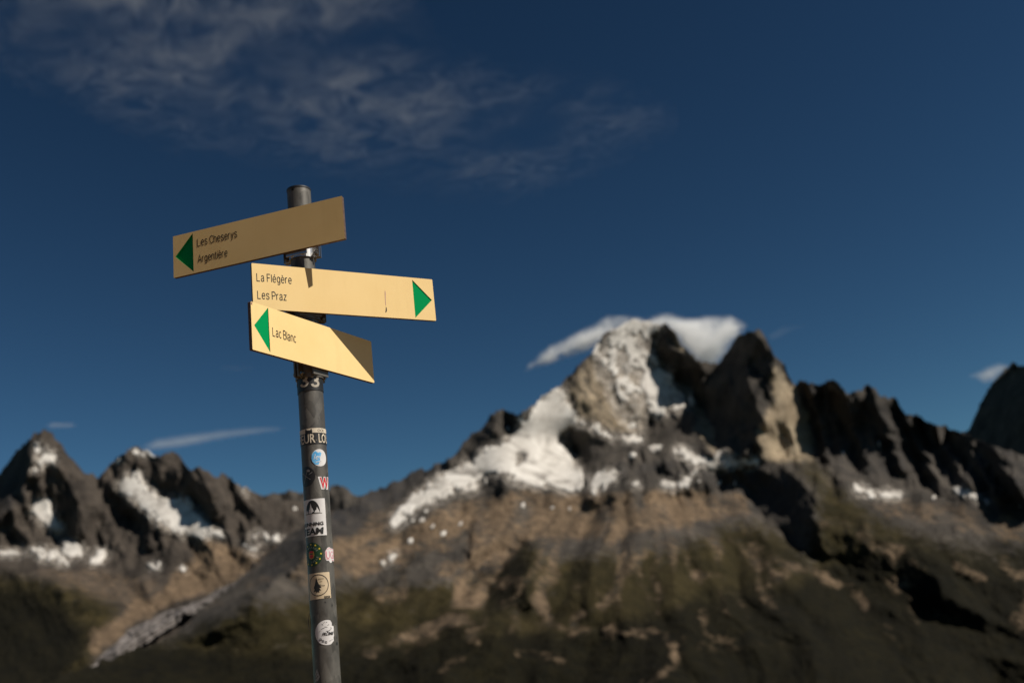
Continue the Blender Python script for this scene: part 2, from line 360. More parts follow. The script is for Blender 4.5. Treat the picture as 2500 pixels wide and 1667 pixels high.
L.cover('tan', [(1000, 1290), (1100, 1220), (1300, 1195), (1500, 1205), (1700, 1190), (1800, 1200), (1840, 1255), (1700, 1275), (1500, 1310), (1300, 1315), (1270, 1330), (1215, 1400), (1165, 1490), (1100, 1480), (1130, 1380), (1150, 1290), (1050, 1330), (900, 1400), (760, 1430), (700, 1420)], v=.85)
for pts, w, v in [([(740, 1392), (860, 1320), (950, 1262), (1080, 1190)], 20, .95), ([(900, 1594), (1007, 1552), (1106, 1506), (1144, 1517)], 11, .8), ([(1137, 1540), (1171, 1575)], 9, .7),
    ([(1362, 1540), (1480, 1538), (1604, 1544), (1653, 1582), (1642, 1632), (1565, 1675)], 7, .7), ([(1076, 1632), (1125, 1602)], 7, .7), ([(1397, 1517), (1428, 1494)], 7, .6), ([(1466, 1479), (1493, 1448)], 9, .6),
    ([(1180, 1310), (1190, 1380), (1150, 1450)], 16, .75), ([(1280, 1270), (1230, 1330)], 16, .7), ([(1850, 1375), (1960, 1380), (2040, 1415), (2115, 1478)], 9, .75),
    ([(1690, 1410), (1750, 1405)], 9, .6), ([(1260, 1595), (1370, 1610)], 6, .5), ([(1230, 1430), (1250, 1418)], 9, .7), ([(2335, 1378), (2400, 1410)], 5, .8)]:
    L.cover('tan', line=pts, w=w, v=v)
L.cover('tan', [(1294, 1452), (1336, 1452), (1345, 1500), (1358, 1538), (1335, 1525)], v=.85)
L.cover('tan', [(2060, 1205), (2230, 1222), (2400, 1235), (2500, 1270), (2500, 1330), (2330, 1290), (2150, 1260)], v=.32)
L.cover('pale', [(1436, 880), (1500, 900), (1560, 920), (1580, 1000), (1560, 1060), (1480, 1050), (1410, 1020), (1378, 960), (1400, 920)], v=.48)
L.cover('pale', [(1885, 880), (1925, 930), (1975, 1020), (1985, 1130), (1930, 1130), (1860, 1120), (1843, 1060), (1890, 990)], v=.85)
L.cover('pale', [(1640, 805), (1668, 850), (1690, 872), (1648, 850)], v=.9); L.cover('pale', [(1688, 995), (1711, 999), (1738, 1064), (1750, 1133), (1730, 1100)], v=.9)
L.cover('ice', [(1430, 870), (1500, 800), (1600, 820), (1620, 900), (1700, 960), (1690, 1010), (1600, 1000), (1550, 1060), (1500, 1010), (1470, 930)], v=.5)
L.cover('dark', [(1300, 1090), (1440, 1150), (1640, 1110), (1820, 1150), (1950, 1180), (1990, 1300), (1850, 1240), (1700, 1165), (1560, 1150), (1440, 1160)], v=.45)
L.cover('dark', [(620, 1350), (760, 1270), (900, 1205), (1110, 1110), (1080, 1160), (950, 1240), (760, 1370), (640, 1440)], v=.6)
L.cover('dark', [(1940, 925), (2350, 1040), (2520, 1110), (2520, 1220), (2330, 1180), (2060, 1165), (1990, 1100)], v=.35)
st1 = fbm(THA * 24 + .6 * fbm(XX / 60, YY / 60, 2, 805), RAD / 75, 4, 811, .6); st2 = fbm(THA * 30, RAD / 60, 4, 821, .6); st3 = fbm(THA * 16, RAD / 50, 4, 831, .6)
low = np.clip((YY - 1240) / 90, 0, 1)
L.cov['tan'] = np.clip(L.cov['tan'] * (.75 + 1.2 * st3) + low * np.clip(1650 - YY, 0, 250) / 250 * np.clip(1.5 * st1 - .08, 0, .5), 0, 1)
L.cov['forest_vignette'] = np.clip(L.cov['forest_vignette'] + low * np.clip(1.5 * st2 - .1, 0, .8) + np.clip((YY - 1500) / 130, 0, 1) * .6 + np.clip((XX - 1850) / 400, 0, 1) * np.clip((YY - 1280) / 140, 0, 1) * 1.0, 0, 1.3)  # trees plus vignette darkening painted in towards the bottom and right
L.cov['grass'] = np.clip(blur(L.cov['grass'], 70) * 1.05 + .55 * st2 * low, 0, 1); L.cov['forest_vignette'] = blur(L.cov['forest_vignette'], 45)
L.cov['grass'] *= 1 - .75 * np.clip(L.cov['tan'], 0, 1)
D0 = tps(CT_MAIN)
DM = D0 + relief(calm(L), D0) + 22 * fbm(XX / 22, YY / 22, 5, 61, .65) * np.clip((1900 - YY) / 500, .3, 1)
# the foot of the walls steps out as a shelf that carries snow in the sun
for poly, out in (([(1430, 1160), (1500, 1125), (1590, 1075), (1660, 1085), (1740, 1080), (1800, 1085), (1860, 1110), (1890, 1160), (1700, 1200), (1440, 1225)], 330), ([(1840, 1150), (1900, 1120), (1940, 1170), (1900, 1200)], 150)):
    DM = DM - out * .4 * blur(in_poly(XX, YY, poly).astype(float), 40)
DM = bed(DM, L)
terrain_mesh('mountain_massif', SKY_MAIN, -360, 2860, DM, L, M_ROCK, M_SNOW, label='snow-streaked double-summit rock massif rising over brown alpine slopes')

# ---------------------------------------------------------------- range on the left of the glacier valley
SKY_LEFT = [(-420, 1330), (-200, 1240), (0, 1158), (30, 1112), (60, 1082), (85, 1058), (105, 1052), (125, 1060), (150, 1090), (172, 1118), (210, 1155), (240, 1165), (270, 1132), (300, 1108), (325, 1095), (360, 1103),
    (388, 1113), (420, 1105), (440, 1115), (465, 1146), (490, 1143), (510, 1152), (530, 1170), (550, 1158), (572, 1178), (592, 1190), (625, 1206), (650, 1216), (700, 1222), (760, 1235), (900, 1290)]
CT_LEFT = [(105, 1052, 9000), (330, 1095, 8750), (420, 1105, 8650), (650, 1215, 8350), (0, 1150, 9000), (-300, 1270, 9200), (0, 1400, 7900), (300, 1400, 7800), (600, 1370, 7650), (200, 1250, 8400), (450, 1270, 8150),
    (0, 1667, 5700), (250, 1640, 5800), (450, 1500, 6700), (640, 1380, 7500), (-300, 1700, 5300), (0, 1950, 3600), (600, 1950, 3700), (850, 1300, 8100), (150, 1520, 6700)]
L = Layer()
rockz = np.clip((1420 - YY) / 100, 0, 1)
rib = 1.1 * fac(fbm((XX - (YY - 1200) * .35) / 24, YY / 150, 3, 91, .55)) + .95 * fac(fbm((XX + (YY - 1200) * .2) / 11, YY / 45, 3, 97, .6)) + .5 * fac(fbm(XX / 7, YY / 14, 2, 99))
L.m += rockz * (rib * 1.0 - .1) + (1 - rockz) * (.9 * fac(fbm((XX - (YY - 1400) * .5) / 34, YY / 80, 3, 95), 3) + .4 * fac(fbm(XX / 12, YY / 25, 3, 96), 3))
for v, p in [(-1.6, [(-100, 1190), (60, 1080), (88, 1056), (82, 1120), (60, 1175), (10, 1260), (-100, 1300)]),
    (-1.0, [(360, 1150), (380, 1130), (400, 1200), (365, 1195)]),
    (-1.5, [(470, 1150), (500, 1190), (540, 1270), (500, 1260), (475, 1210)]), (-1.6, [(-400, 1380), (0, 1390), (150, 1430), (240, 1500), (230, 1570), (120, 1680), (-400, 1800)])]: L.shade(v, p)
L.sl([(81, 1147), (128, 1115)], 11)
spk = in_poly(XX, YY, [(78, 1075), (105, 1055), (128, 1085), (110, 1100), (85, 1112)]) & (fbm(XX / 14, YY / 18, 3, 5) > -.1); L.snow[spk] = 1
L.sn([(336, 1149), (357, 1149), (357, 1179), (362, 1200), (408, 1213), (451, 1217), (468, 1208), (472, 1238), (493, 1272), (549, 1293), (510, 1312), (468, 1306), (434, 1302), (408, 1281), (370, 1264), (336, 1225), (293, 1196), (289, 1174), (315, 1157)])
L.sn([(68, 1247), (89, 1217), (140, 1213), (123, 1247), (128, 1272), (149, 1293), (119, 1306), (106, 1281), (85, 1256)])
L.sn([(157, 1306), (187, 1327), (208, 1340), (191, 1362), (170, 1353), (153, 1324)])
L.sn([(70, 1325), (94, 1345), (128, 1349), (183, 1379), (149, 1376), (120, 1362), (94, 1376), (77, 1357)])
L.sn([(234, 1336), (289, 1353), (255, 1362), (242, 1387), (213, 1379), (230, 1357)])
for pts, w in [([(362, 1383), (395, 1379)], 11), ([(440, 1387), (455, 1390)], 7), ([(-10, 1353), (55, 1349)], 8), ([(583, 1191), (604, 1200)], 8), ([(583, 1327), (630, 1349)], 9), ([(617, 1300), (700, 1319)], 9),
    ([(276, 1128), (306, 1117)], 7), ([(325, 1098), (383, 1113)], 8), ([(520, 1290), (545, 1310)], 8)]: L.sl(pts, w)
L.bl(719, 1242, 9)
L.cover('tan', [(480, 1310), (620, 1345), (640, 1365), (560, 1425), (480, 1450), (400, 1440), (420, 1400), (470, 1370)], v=.75)
L.cover('tan', line=[(235, 1570), (330, 1497), (440, 1447), (560, 1400), (625, 1362)], w=20, v=.9)
L.cover('tan', [(60, 1390), (250, 1390), (400, 1420), (330, 1480), (200, 1450)], v=.3)
L.cover('grass', [(-450, 1400), (0, 1400), (200, 1440), (300, 1470), (260, 1540), (200, 1640), (400, 1800), (900, 2020), (-450, 2020)], v=.9)
L.cover('forest_vignette', [(-450, 1440), (0, 1440), (150, 1480), (220, 1560), (150, 1660), (400, 2020), (-450, 2020)], v=.8)
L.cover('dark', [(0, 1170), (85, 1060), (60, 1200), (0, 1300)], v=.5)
L.cov['grass'] = blur(L.cov['grass'], 50); L.cov['forest_vignette'] = blur(L.cov['forest_vignette'], 40)
D0 = tps(CT_LEFT)
DL = D0 + relief(calm(L), D0) + 34 * fbm(XX / 22, YY / 22, 5, 161, .65)
DL = bed(DL, L)
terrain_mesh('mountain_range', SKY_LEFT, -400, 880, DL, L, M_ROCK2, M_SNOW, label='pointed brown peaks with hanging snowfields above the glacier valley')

# glacier tongue
def glacier():
    le = np.array([(648, 1352), (610, 1388), (566, 1424), (490, 1462), (425, 1486), (360, 1512), (318, 1532), (285, 1562), (250, 1598), (225, 1628), (200, 1655)], float)
    re = np.array([(652, 1358), (624, 1394), (590, 1424), (524, 1468), (468, 1500), (412, 1534), (370, 1562), (335, 1588), (295, 1614), (255, 1645), (220, 1675)], float)
    n, k = 120, 26
    t = np.linspace(0, len(le) - 1, n)
    f = lambda a, c: np.interp(t, np.arange(len(a)), a[:, c]) + (9 if a is le else 7) * fbm(t * 2.2, t * 0 + 5 * c, 3, 221 if a is le else 231, .7)
    s = np.linspace(0, 1, k)
    PX = f(le, 0)[:, None] * (1 - s) + f(re, 0)[:, None] * s; PY = f(le, 1)[:, None] * (1 - s) + f(re, 1)[:, None] * s
    D = sample(blur(DL, 10), PX, PY) - 210 - 60 * np.sin(np.pi * s)[None] + 60 * fbm(PX / 8, PY / 9, 4, 201, .65) + 45 * fac(fbm(PX / 14 + PY / 9, PY / 40, 3, 205), 3)
    V = unproj(PX, PY, D).reshape(-1, 3); idx = np.arange(n * k).reshape(n, k)
    F = np.stack([idx[:-1, :-1], idx[1:, :-1], idx[1:, 1:], idx[:-1, 1:]], -1).reshape(-1, 4)
    m = mat('glacier_ice', rough=.7, spec=.3); g = NB(m); p = g.coord((.001, .001, .001))
    uvn = g.n('ShaderNodeUVMap'); mp = g.n('ShaderNodeMapping'); mp.inputs['Scale'].default_value = (9, 4, 1); g.l(uvn.outputs[0], mp.inputs[0])
    nn = g.math('ADD', g.math('MULTIPLY', g.noise(p, 16, 7, .72, 1.0), .55), g.math('MULTIPLY', g.noise(mp.outputs[0], 1.6, 5, .6, .6), .45))
    c = g.ramp(nn, [(.38, (.025, .028, .036)), (.46, (.10, .088, .080)), (.54, (.20, .178, .168)), (.66, (.44, .41, .41))])
    g.l(c, g.b.inputs['Base Color']); g.bump(nn, .8, 30)
    me = mesh_from('glacier', V, F.tolist(), True); uv = me.uv_layers.new(name='UVMap')
    tt = np.repeat(np.linspace(0, 1, n), k); ss = np.tile(s, n); vi = np.zeros(len(me.loops), int); me.loops.foreach_get('vertex_index', vi)
    uv.data.foreach_set('uv', np.c_[ss[vi], tt[vi]].ravel())
    tag(link('glacier', me, m), 'grey crevassed glacier tongue winding down the valley', None, None, 'structure')
glacier()

# ---------------------------------------------------------------- far peaks
def far_layer(name, skyl, ct, x0, x1, seed, ybot, label, shade=None, snow=None, mt=M_ROCK, jag=8):
    global L
    L = Layer(); L.m += 1.1 * fac(fbm((XX - YY * .2) / 16, YY / 90, 3, seed, .6)) + .7 * fac(fbm((XX + YY * .2) / 8, YY / 30, 2, seed + 5))
    for v, p in shade or []: L.shade(v, p)
    for x, y, r in snow or []: L.bl(x, y, r)
    D0 = tps(ct); DD = D0 + relief(blur(L.m, 1), D0)
    terrain_mesh(name, skyl, x0, x1, DD, L, mt, M_SNOW, ybot=ybot, rows=80, back=1500, label=label, jag=jag)
far_layer('distant_range', [(560, 1240), (620, 1206), (660, 1210), (690, 1200), (735, 1206), (770, 1206), (800, 1194), (815, 1181), (840, 1188), (862, 1210), (885, 1214), (905, 1197), (922, 1204), (960, 1200), (1040, 1230)],
    [(560, 1210, 13500), (800, 1190, 13800), (1040, 1220, 13500), (560, 1400, 12000), (800, 1400, 12000), (1040, 1400, 12000)], 560, 1060, 301, 1420,
    'low hazy brown peaks on the skyline behind the post', snow=[(719, 1244, 8), (700, 1238, 6)])
far_layer('distant_peak', [(2200, 1160), (2300, 1090), (2365, 1050), (2385, 1005), (2405, 965), (2430, 925), (2450, 905), (2472, 889), (2500, 893), (2560, 880), (2640, 905), (2760, 990), (2860, 1040)],
    [(2200, 1100, 15800), (2470, 890, 14900), (2860, 1000, 13400), (2200, 1350, 15000), (2500, 1350, 14000), (2860, 1350, 12800)], 2200, 2860, 331, 1380,
    'dark blue pointed peak at the edge of the picture', shade=[(-2.4, [(2300, 1100), (2470, 880), (2620, 880), (2620, 1100), (2500, 1200), (2300, 1200)])], snow=[(2488, 896, 7)])

# ---------------------------------------------------------------- ground under the post, falling away into the valley
def ground():
    r = np.r_[0, np.geomspace(.6, 60000, 90)]; a = np.linspace(0, 2 * np.pi, 97)
    RR, AA = np.meshgrid(r, a, indexing='ij'); X = RR * np.sin(AA); Y = RR * np.cos(AA)
    dwn = np.clip(Y - 1.5, 0, None); up = np.clip(-Y - 4, 0, None)
    Z = -.42 * dwn - .10 * np.abs(X) * np.clip(RR / 8, 0, 1) + .18 * np.clip(up, 0, 400)
    Z = np.maximum(Z, -900 - 0 * Z) + np.clip(RR / 6 - .2, 0, 1) * .35 * fbm(X / 3.1, Y / 3.1, 4, 401)
    Z[0] = Z[1] = 0
    V = np.stack([X, Y, Z], -1); n, k = RR.shape; idx = np.arange(n * k).reshape(n, k)
    F = np.stack([idx[:-1, :-1], idx[:-1, 1:], idx[1:, 1:], idx[1:, :-1]], -1).reshape(-1, 4)
    m = mat('turf_bounce_gravel', rough=.95, spec=.1); g = NB(m); p = g.coord()
    n1 = g.noise(p, .9, 8, .6); n2 = g.noise(p, 14, 6, .6)
    c = g.mix(n2, g.ramp(n1, [(.35, (.12, .065, .022)), (.55, (.23, .128, .048)), (.7, (.28, .17, .075))]), (.20, .11, .038))  # out of view; warm gravel tone chosen to bounce fill onto the boards
    ln = g.n('ShaderNodeVectorMath', operation='LENGTH'); g.l(p, ln.inputs[0])
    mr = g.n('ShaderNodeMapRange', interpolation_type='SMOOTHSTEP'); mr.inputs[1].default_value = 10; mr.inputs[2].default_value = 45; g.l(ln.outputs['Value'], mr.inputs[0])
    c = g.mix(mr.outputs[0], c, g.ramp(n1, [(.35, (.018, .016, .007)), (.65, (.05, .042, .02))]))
    g.l(c, g.b.inputs['Base Color']); g.bump(n2, .6, .05)
    me = mesh_from('ground', V.reshape(-1, 3), F.tolist(), True)
    tag(link('ground', me, m), 'unseen turf ground, gravel toned warm to bounce light, falling away from the post', None, None, 'structure')
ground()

# ---------------------------------------------------------------- clouds (closed soft bodies filled with scattering air)
def cloud(name, outline, label, thick, dens, D=None, alt=None, step=8, nscale=None, lo=.35, hi=.75, stretch=(1, 1, 1), edge=None, aniso=0.0, dist=0.0, soft=1.0, big=None):
    xs = [p[0] for p in outline]; ys = [p[1] for p in outline]
    gx = np.arange(min(xs) - step, max(xs) + 2 * step, step); gy = np.arange(min(ys) - step, max(ys) + 2 * step, step)
    X, Y = np.meshgrid(gx, gy); ins = in_poly(X, Y, outline)
    d = seg_dist(X, Y, outline + outline[:1]) * ins
    e = edge or d.max()
    q = np.clip(d / e, 0, 1); th = thick * (q * q * (3 - 2 * q)) ** soft * (1 + .35 * fbm(X / (12 * step), Y / (12 * step), 3, 501)) + 1
    idf = -np.ones(X.shape, int); idb = idf.copy(); V = []
    for i, j in np.argwhere(ins):
        r = ray(X[i, j], Y[i, j])
        if alt:
            c = CAM + r * (alt / r[2]); off = np.array([0, 0, th[i, j]])
        else:
            c = CAM + r * D; off = -r * th[i, j]
        idf[i, j] = len(V); V.append(c + off); idb[i, j] = len(V); V.append(c - off)
    F = []; ec = {}
    for i in range(X.shape[0] - 1):
        for j in range(X.shape[1] - 1):
            if ins[i:i + 2, j:j + 2].all():
                c = [(i, j), (i + 1, j), (i + 1, j + 1), (i, j + 1)]
                F.append([idf[k] for k in c]); F.append([idb[k] for k in c[::-1]])
                for k in range(4):
                    ed = (c[k], c[(k + 1) % 4]); rv = (ed[1], ed[0])
                    if rv in ec: del ec[rv]
                    else: ec[ed] = 1
    for a, b in ec: F.append([idf[b], idf[a], idb[a], idb[b]])
    V = np.array(V); used = sorted({i for f in F for i in f}); mp = {u: i for i, u in enumerate(used)}
    org = V[used].mean(0)
    me = mesh_from(name, V[used] - org, [[mp[i] for i in f] for f in F], True)
    bm = bmesh.new(); bm.from_mesh(me); bmesh.ops.recalc_face_normals(bm, faces=bm.faces); bm.to_mesh(me); bm.free()
    m = bpy.data.materials.new(name + '_vapour'); m.use_nodes = True; t = m.node_tree; t.nodes.clear()
    g = NB(m); out = g.n('ShaderNodeOutputMaterial'); v = g.n('ShaderNodeVolumeScatter')
    v.inputs['Color'].default_value = (.97, .96, .96, 1); v.inputs['Density'].default_value = dens; v.inputs['Anisotropy'].default_value = aniso
    if nscale:
        p = g.coord(stretch); nn = g.noise(p, nscale, 8, .62, dist)
        k = g.n('ShaderNodeMapRange', interpolation_type='SMOOTHSTEP'); k.inputs[1].default_value = lo; k.inputs[2].default_value = hi; k.inputs[3].default_value = 0; k.inputs[4].default_value = dens
        g.l(nn, k.inputs[0]); dd = k.outputs[0]
        if big:
            nb = g.noise(p, big, 2, .5); k2 = g.n('ShaderNodeMapRange', interpolation_type='SMOOTHSTEP'); k2.inputs[1].default_value = .30; k2.inputs[2].default_value = .60; g.l(nb, k2.inputs[0])
            dd = g.math('MULTIPLY', dd, k2.outputs[0])
        g.l(dd, v.inputs['Density'])
    g.l(v.outputs[0], out.inputs['Volume'])
    o = link(name, me, m); o.location = org
    return tag(o, label, 'cloud', 'clouds in the sky')
cloud('cloud', [(1268, 918), (1290, 880), (1335, 842), (1385, 818), (1440, 790), (1478, 768), (1520, 764), (1575, 770), (1625, 757), (1660, 766), (1690, 772), (1730, 766), (1790, 766), (1830, 788), (1822, 812), (1795, 850), (1752, 905), (1700, 900), (1660, 860), (1625, 812), (1560, 826), (1490, 842), (1430, 866), (1360, 890), (1310, 905)],
    'bright white banner cloud draped over the snowy summit', 280, .018, D=7250, step=6, nscale=.005, lo=.36, hi=.70, edge=52, soft=1.25)
cloud('cloud', [(330, 1092), (380, 1066), (450, 1056), (540, 1044), (640, 1037), (715, 1040), (680, 1056), (600, 1068), (520, 1082), (440, 1098), (370, 1105)],
    'long faint flat cloud above the left snow peak beside the post', 420, .0006, D=12500, step=5, edge=30)
cloud('cloud', [(100, 1038), (130, 1026), (175, 1028), (205, 1038), (170, 1048), (120, 1048)],
    'tiny faint cloud above the leftmost pointed peak', 200, .0005, D=12500, step=5, edge=12)
cloud('cloud', [(2345, 922), (2380, 905), (2410, 890), (2440, 880), (2470, 888), (2465, 905), (2430, 935), (2400, 940), (2380, 925)],
    'small puffy cloud touching the dark peak at the right edge', 420, .0018, D=14200, step=4, edge=28, nscale=.002, lo=.3, hi=.7)
cloud('cloud', [(520, 895), (560, 885), (620, 888), (630, 902), (580, 912), (530, 908)], 'barely visible wisp just left of the lowest sign board', 200, .00005, D=12500, step=6, edge=16)
cloud('cloud', [(1870, 815), (1900, 795), (1960, 790), (1985, 798), (1940, 808), (1900, 832), (1880, 838)], 'faint wisp just right of the dark rock tower', 180, .00012, D=9000, step=5, edge=14)
cloud('cloud', [(-300, -400), (900, -400), (1010, -80), (1080, 60), (1230, 140), (1480, 150), (1660, 250), (1690, 320), (1520, 420), (1250, 510), (1000, 500), (760, 440), (420, 400), (100, 250), (-200, 120)],
    'wide veil of wispy cirrus across the upper left sky', 70, .0014, alt=7000, step=22, nscale=.0026, lo=.30, hi=.90, stretch=(.75, 1.0, .5), edge=300, dist=1.1, soft=.8, big=.0005)

# ---------------------------------------------------------------- signpost
R = 0.03; DF = 0.0449; TH = 0.009; PZ = 2.352211
SIGNS = [(-0.2507, -0.1019, 0.2834, 0.4807, 0.1151), (0.5636, 0.0958, 0.1179, 0.4824, 0.1152), (1.1064, -0.0212, -0.0246, 0.4521, 0.1130)]
Zs = 2.9586
def z1(x, y): return 400 + x / Zs, 430 + y / Zs
def sign_axes(i):
    yaw = SIGNS[i][0]
    return np.array([math.cos(yaw), math.sin(yaw), 0]), np.array([math.sin(yaw), -math.cos(yaw), 0])
def on_sign(i, x, y):
    """position on a board's face: (along, up) in metres from the post axis"""
    u, n = sign_axes(i); r = ray(*z1(x, y)); t = (DF - n @ CAM) / (n @ r); p = CAM + t * r
    return float(p @ u), float(p[2])
def cyl(px, py, r=R):
    d = ray(px, py); a = d[0] ** 2 + d[1] ** 2; b = 2 * (CAM[0] * d[0] + CAM[1] * d[1]); c = CAM[0] ** 2 + CAM[1] ** 2 - r * r
    q = max(b * b - 4 * a * c, 0); t = (-b - math.sqrt(q)) / (2 * a); p = CAM + t * d
    return math.atan2(p[0], -p[1]), float(p[2])

def pole_material():
    m = mat('galvanised_steel', metal=.25, rough=.5, spec=.35); g = NB(m); p = g.coord((1, 1, .45))
    n = g.noise(p, 40, 5, .6); v = g.n('ShaderNodeTexVoronoi'); v.inputs['Scale'].default_value = 70; g.l(p, v.inputs['Vector'])
    nb = g.noise(p, 9, 5, .65)
    c = g.mix(.5, g.ramp(n, [(.35, (.055, .051, .045)), (.65, (.15, .14, .123))]), g.ramp(v.outputs['Color'], [(.2, (.06, .056, .05)), (.9, (.18, .168, .15))]))
    c = g.mix(g.ramp(nb, [(.52, (0, 0, 0)), (.66, (1, 1, 1))]), c, (.085, .08, .075))
    dirt = g.noise(p, 150, 3, .6); c = g.mix(g.ramp(dirt, [(.66, (0, 0, 0)), (.72, (1, 1, 1))]), c, (.03, .028, .025))
    g.l(c, g.b.inputs['Base Color']); g.l(g.ramp(n, [(.3, (.38,) * 3), (.7, (.6,) * 3)]), g.b.inputs['Roughness']); g.bump(n, .15, .002)
    return m
M_POLE = pole_material()
M_CAP = mat('black_cap', (.02, .02, .022), .5)
M_ALU = mat('aluminium', (.62, .61, .6), .32, 1.0); M_BOLT = mat('steel_bolt', (.35, .34, .33), .35, 1.0); M_BRKT = mat('weathered_bracket', (.16, .145, .125), .5, .5)
def board_material():
    m = mat('cream_laminate', rough=.6, spec=.12); g = NB(m); p = g.coord()
    n = g.noise(p, 9, 5, .6); f = g.noise(p, 220, 2, .5)
    c = g.ramp(n, [(.3, (.83, .595, .265)), (.7, (.87, .64, .30))]); c = g.mix(g.ramp(f, [(.7, (0, 0, 0)), (.8, (.35, .35, .35))]), c, (.55, .38, .18))
    ps = g.coord((1, 1, .12)); gr = g.noise(ps, 26, 6, .65); c = g.mix(g.ramp(gr, [(.52, (0, 0, 0)), (.80, (.13, .13, .13))]), c, (.50, .33, .14))
    g.l(c, g.b.inputs['Base Color']); g.l(g.ramp(n, [(.3, (.42,) * 3), (.7, (.58,) * 3)]), g.b.inputs['Roughness']); return m
M_FACE = board_material()
def edge_material():
    m = mat('brown_core', (.10, .06, .045), .7); g = NB(m); n = g.noise(g.coord((1, 1, 6)), 90, 3)
    g.l(g.ramp(n, [(.3, (.055, .03, .022)), (.7, (.15, .095, .075))]), g.b.inputs['Base Color']); return m
M_EDGE = edge_material()
M_GREEN = mat('green_paint', (.0, .27, .08), .9, spec=.06); M_INK = mat('black_ink', (.012, .011, .01), .6, spec=.3)

post = bpy.data.objects.new('signpost', None); COL.objects.link(post)
tag(post, 'grey steel signpost with three cream direction boards and stickers', 'signpost')

def lathe(name, prof, mats, parent, seg=64):
    V = []; F = []
    for r, z in prof:
        for k in range(seg): a = 2 * math.pi * k / seg; V.append((r * math.sin(a), -r * math.cos(a), z))
    for i in range(len(prof) - 1):
        for k in range(seg): j = (k + 1) % seg; F.append((i * seg + k, i * seg + j, (i + 1) * seg + j, (i + 1) * seg + k))
    me = mesh_from(name, V, F, True); o = link(name, me, mats, parent)
    me.set_sharp_from_angle(angle=math.radians(40)); return o
ZTOP = cyl(728, 452)[1]
lathe('pole', [(R, -.4), (R, .5), (R, 1.0), (R, 1.5), (R, 2.0), (R, ZTOP - .004), (R - .003, ZTOP - .001), (.0005, ZTOP - .001)], M_POLE, post)
lathe('cap', [(R + .0006, ZTOP - .005), (R + .0010, ZTOP - .0035), (R + .0008, ZTOP), (R - .006, ZTOP + .0025), (.0005, ZTOP + .003)], M_CAP, post)

def wrap(name, verts2, faces, mats, parent, th0, z0, rad, tilt=0.0, mi=None):
    """lay a flat piece (metres along, up) round the pole at angle th0, height z0"""
    ct, st = math.cos(tilt), math.sin(tilt); V = []
    for x, y in verts2:
        a, b = x * ct - y * st, x * st + y * ct; th = th0 + a / R; V.append((rad * math.sin(th), -rad * math.cos(th), z0 + b))
    me = mesh_from(name, V, faces, True)
    if mi: me.polygons.foreach_set('material_index', mi)
    return link(name, me, mats, parent)
def refine(poly, n=24):
    """polygon -> grid of small cells clipped to it, so that it bends round the pole"""
    bm = bmesh.new(); vs_ = [bm.verts.new((x, y, 0)) for x, y in poly]; bm.faces.new(vs_)
    xs = [p[0] for p in poly]; lo, hi = min(xs), max(xs); k = max(1, int((hi - lo) / .0025))
    for i in range(1, k):
        bmesh.ops.bisect_plane(bm, geom=bm.verts[:] + bm.edges[:] + bm.faces[:], plane_co=(lo + (hi - lo) * i / k, 0, 0), plane_no=(1, 0, 0))
    bm.verts.index_update(); v = [(q.co.x, q.co.y) for q in bm.verts]; f = [[q.index for q in fc.verts] for fc in bm.faces]; bm.free()
    return v, f
def ell(rx, ry, n=40, cx=0, cy_=0, a0=0, a1=2 * math.pi, close=True):
    return [(cx + rx * math.cos(a0 + (a1 - a0) * i / n), cy_ + ry * math.sin(a0 + (a1 - a0) * i / n)) for i in range(n if close else n + 1)]
def text2d(s, bold=0.0, shear=0.0, res=3, space=1.0):
    cu = bpy.data.curves.new('text', 'FONT'); cu.body = s; cu.size = 1; cu.resolution_u = res; cu.offset = bold; cu.shear = shear; cu.space_character = space; cu.fill_mode = 'FRONT'
    o = bpy.data.objects.new('text', cu); COL.objects.link(o)
    me = bpy.data.meshes.new_from_object(o.evaluated_get(bpy.context.evaluated_depsgraph_get()))
    v = np.array([q.co[:2] for q in me.vertices]); f = [list(p.vertices) for p in me.polygons]
    bpy.data.objects.remove(o); bpy.data.curves.remove(cu); bpy.data.meshes.remove(me)
    v[:, 0] -= v[:, 0].min()
    return v, f
CAPH = None
def cap_height():
    v, f = text2d('L'); return v[:, 1].max()
CAPH = cap_height()

def arc(cx, cy_, rx, ry, a0, a1, n=18):
    return [(cx + rx * math.cos(math.radians(a0 + (a1 - a0) * i / n)), cy_ + ry * math.sin(math.radians(a0 + (a1 - a0) * i / n))) for i in range(n + 1)]
def spl(pts, n=5):
    q = [pts[0]] + list(pts) + [pts[-1]]; out = []
    for i in range(1, len(q) - 2):
        for k in range(n):
            t = k / n; out.append(tuple(.5 * (2 * q[i][c] + (q[i + 1][c] - q[i - 1][c]) * t + (2 * q[i - 1][c] - 5 * q[i][c] + 4 * q[i + 1][c] - q[i + 2][c]) * t * t + (3 * q[i][c] - q[i - 1][c] - 3 * q[i + 1][c] + q[i + 2][c]) * t ** 3) for c in (0, 1)))
    return out + [pts[-1]]
_e = [[(.03, .39), (.5, .39)], [(.5, .39)] + arc(.265, .37, .235, .37, 3, 318)]
_arch = lambda w: [(0, .48)] + arc(w / 2, .48, w / 2, .26, 180, 0) + [(w, 0)]
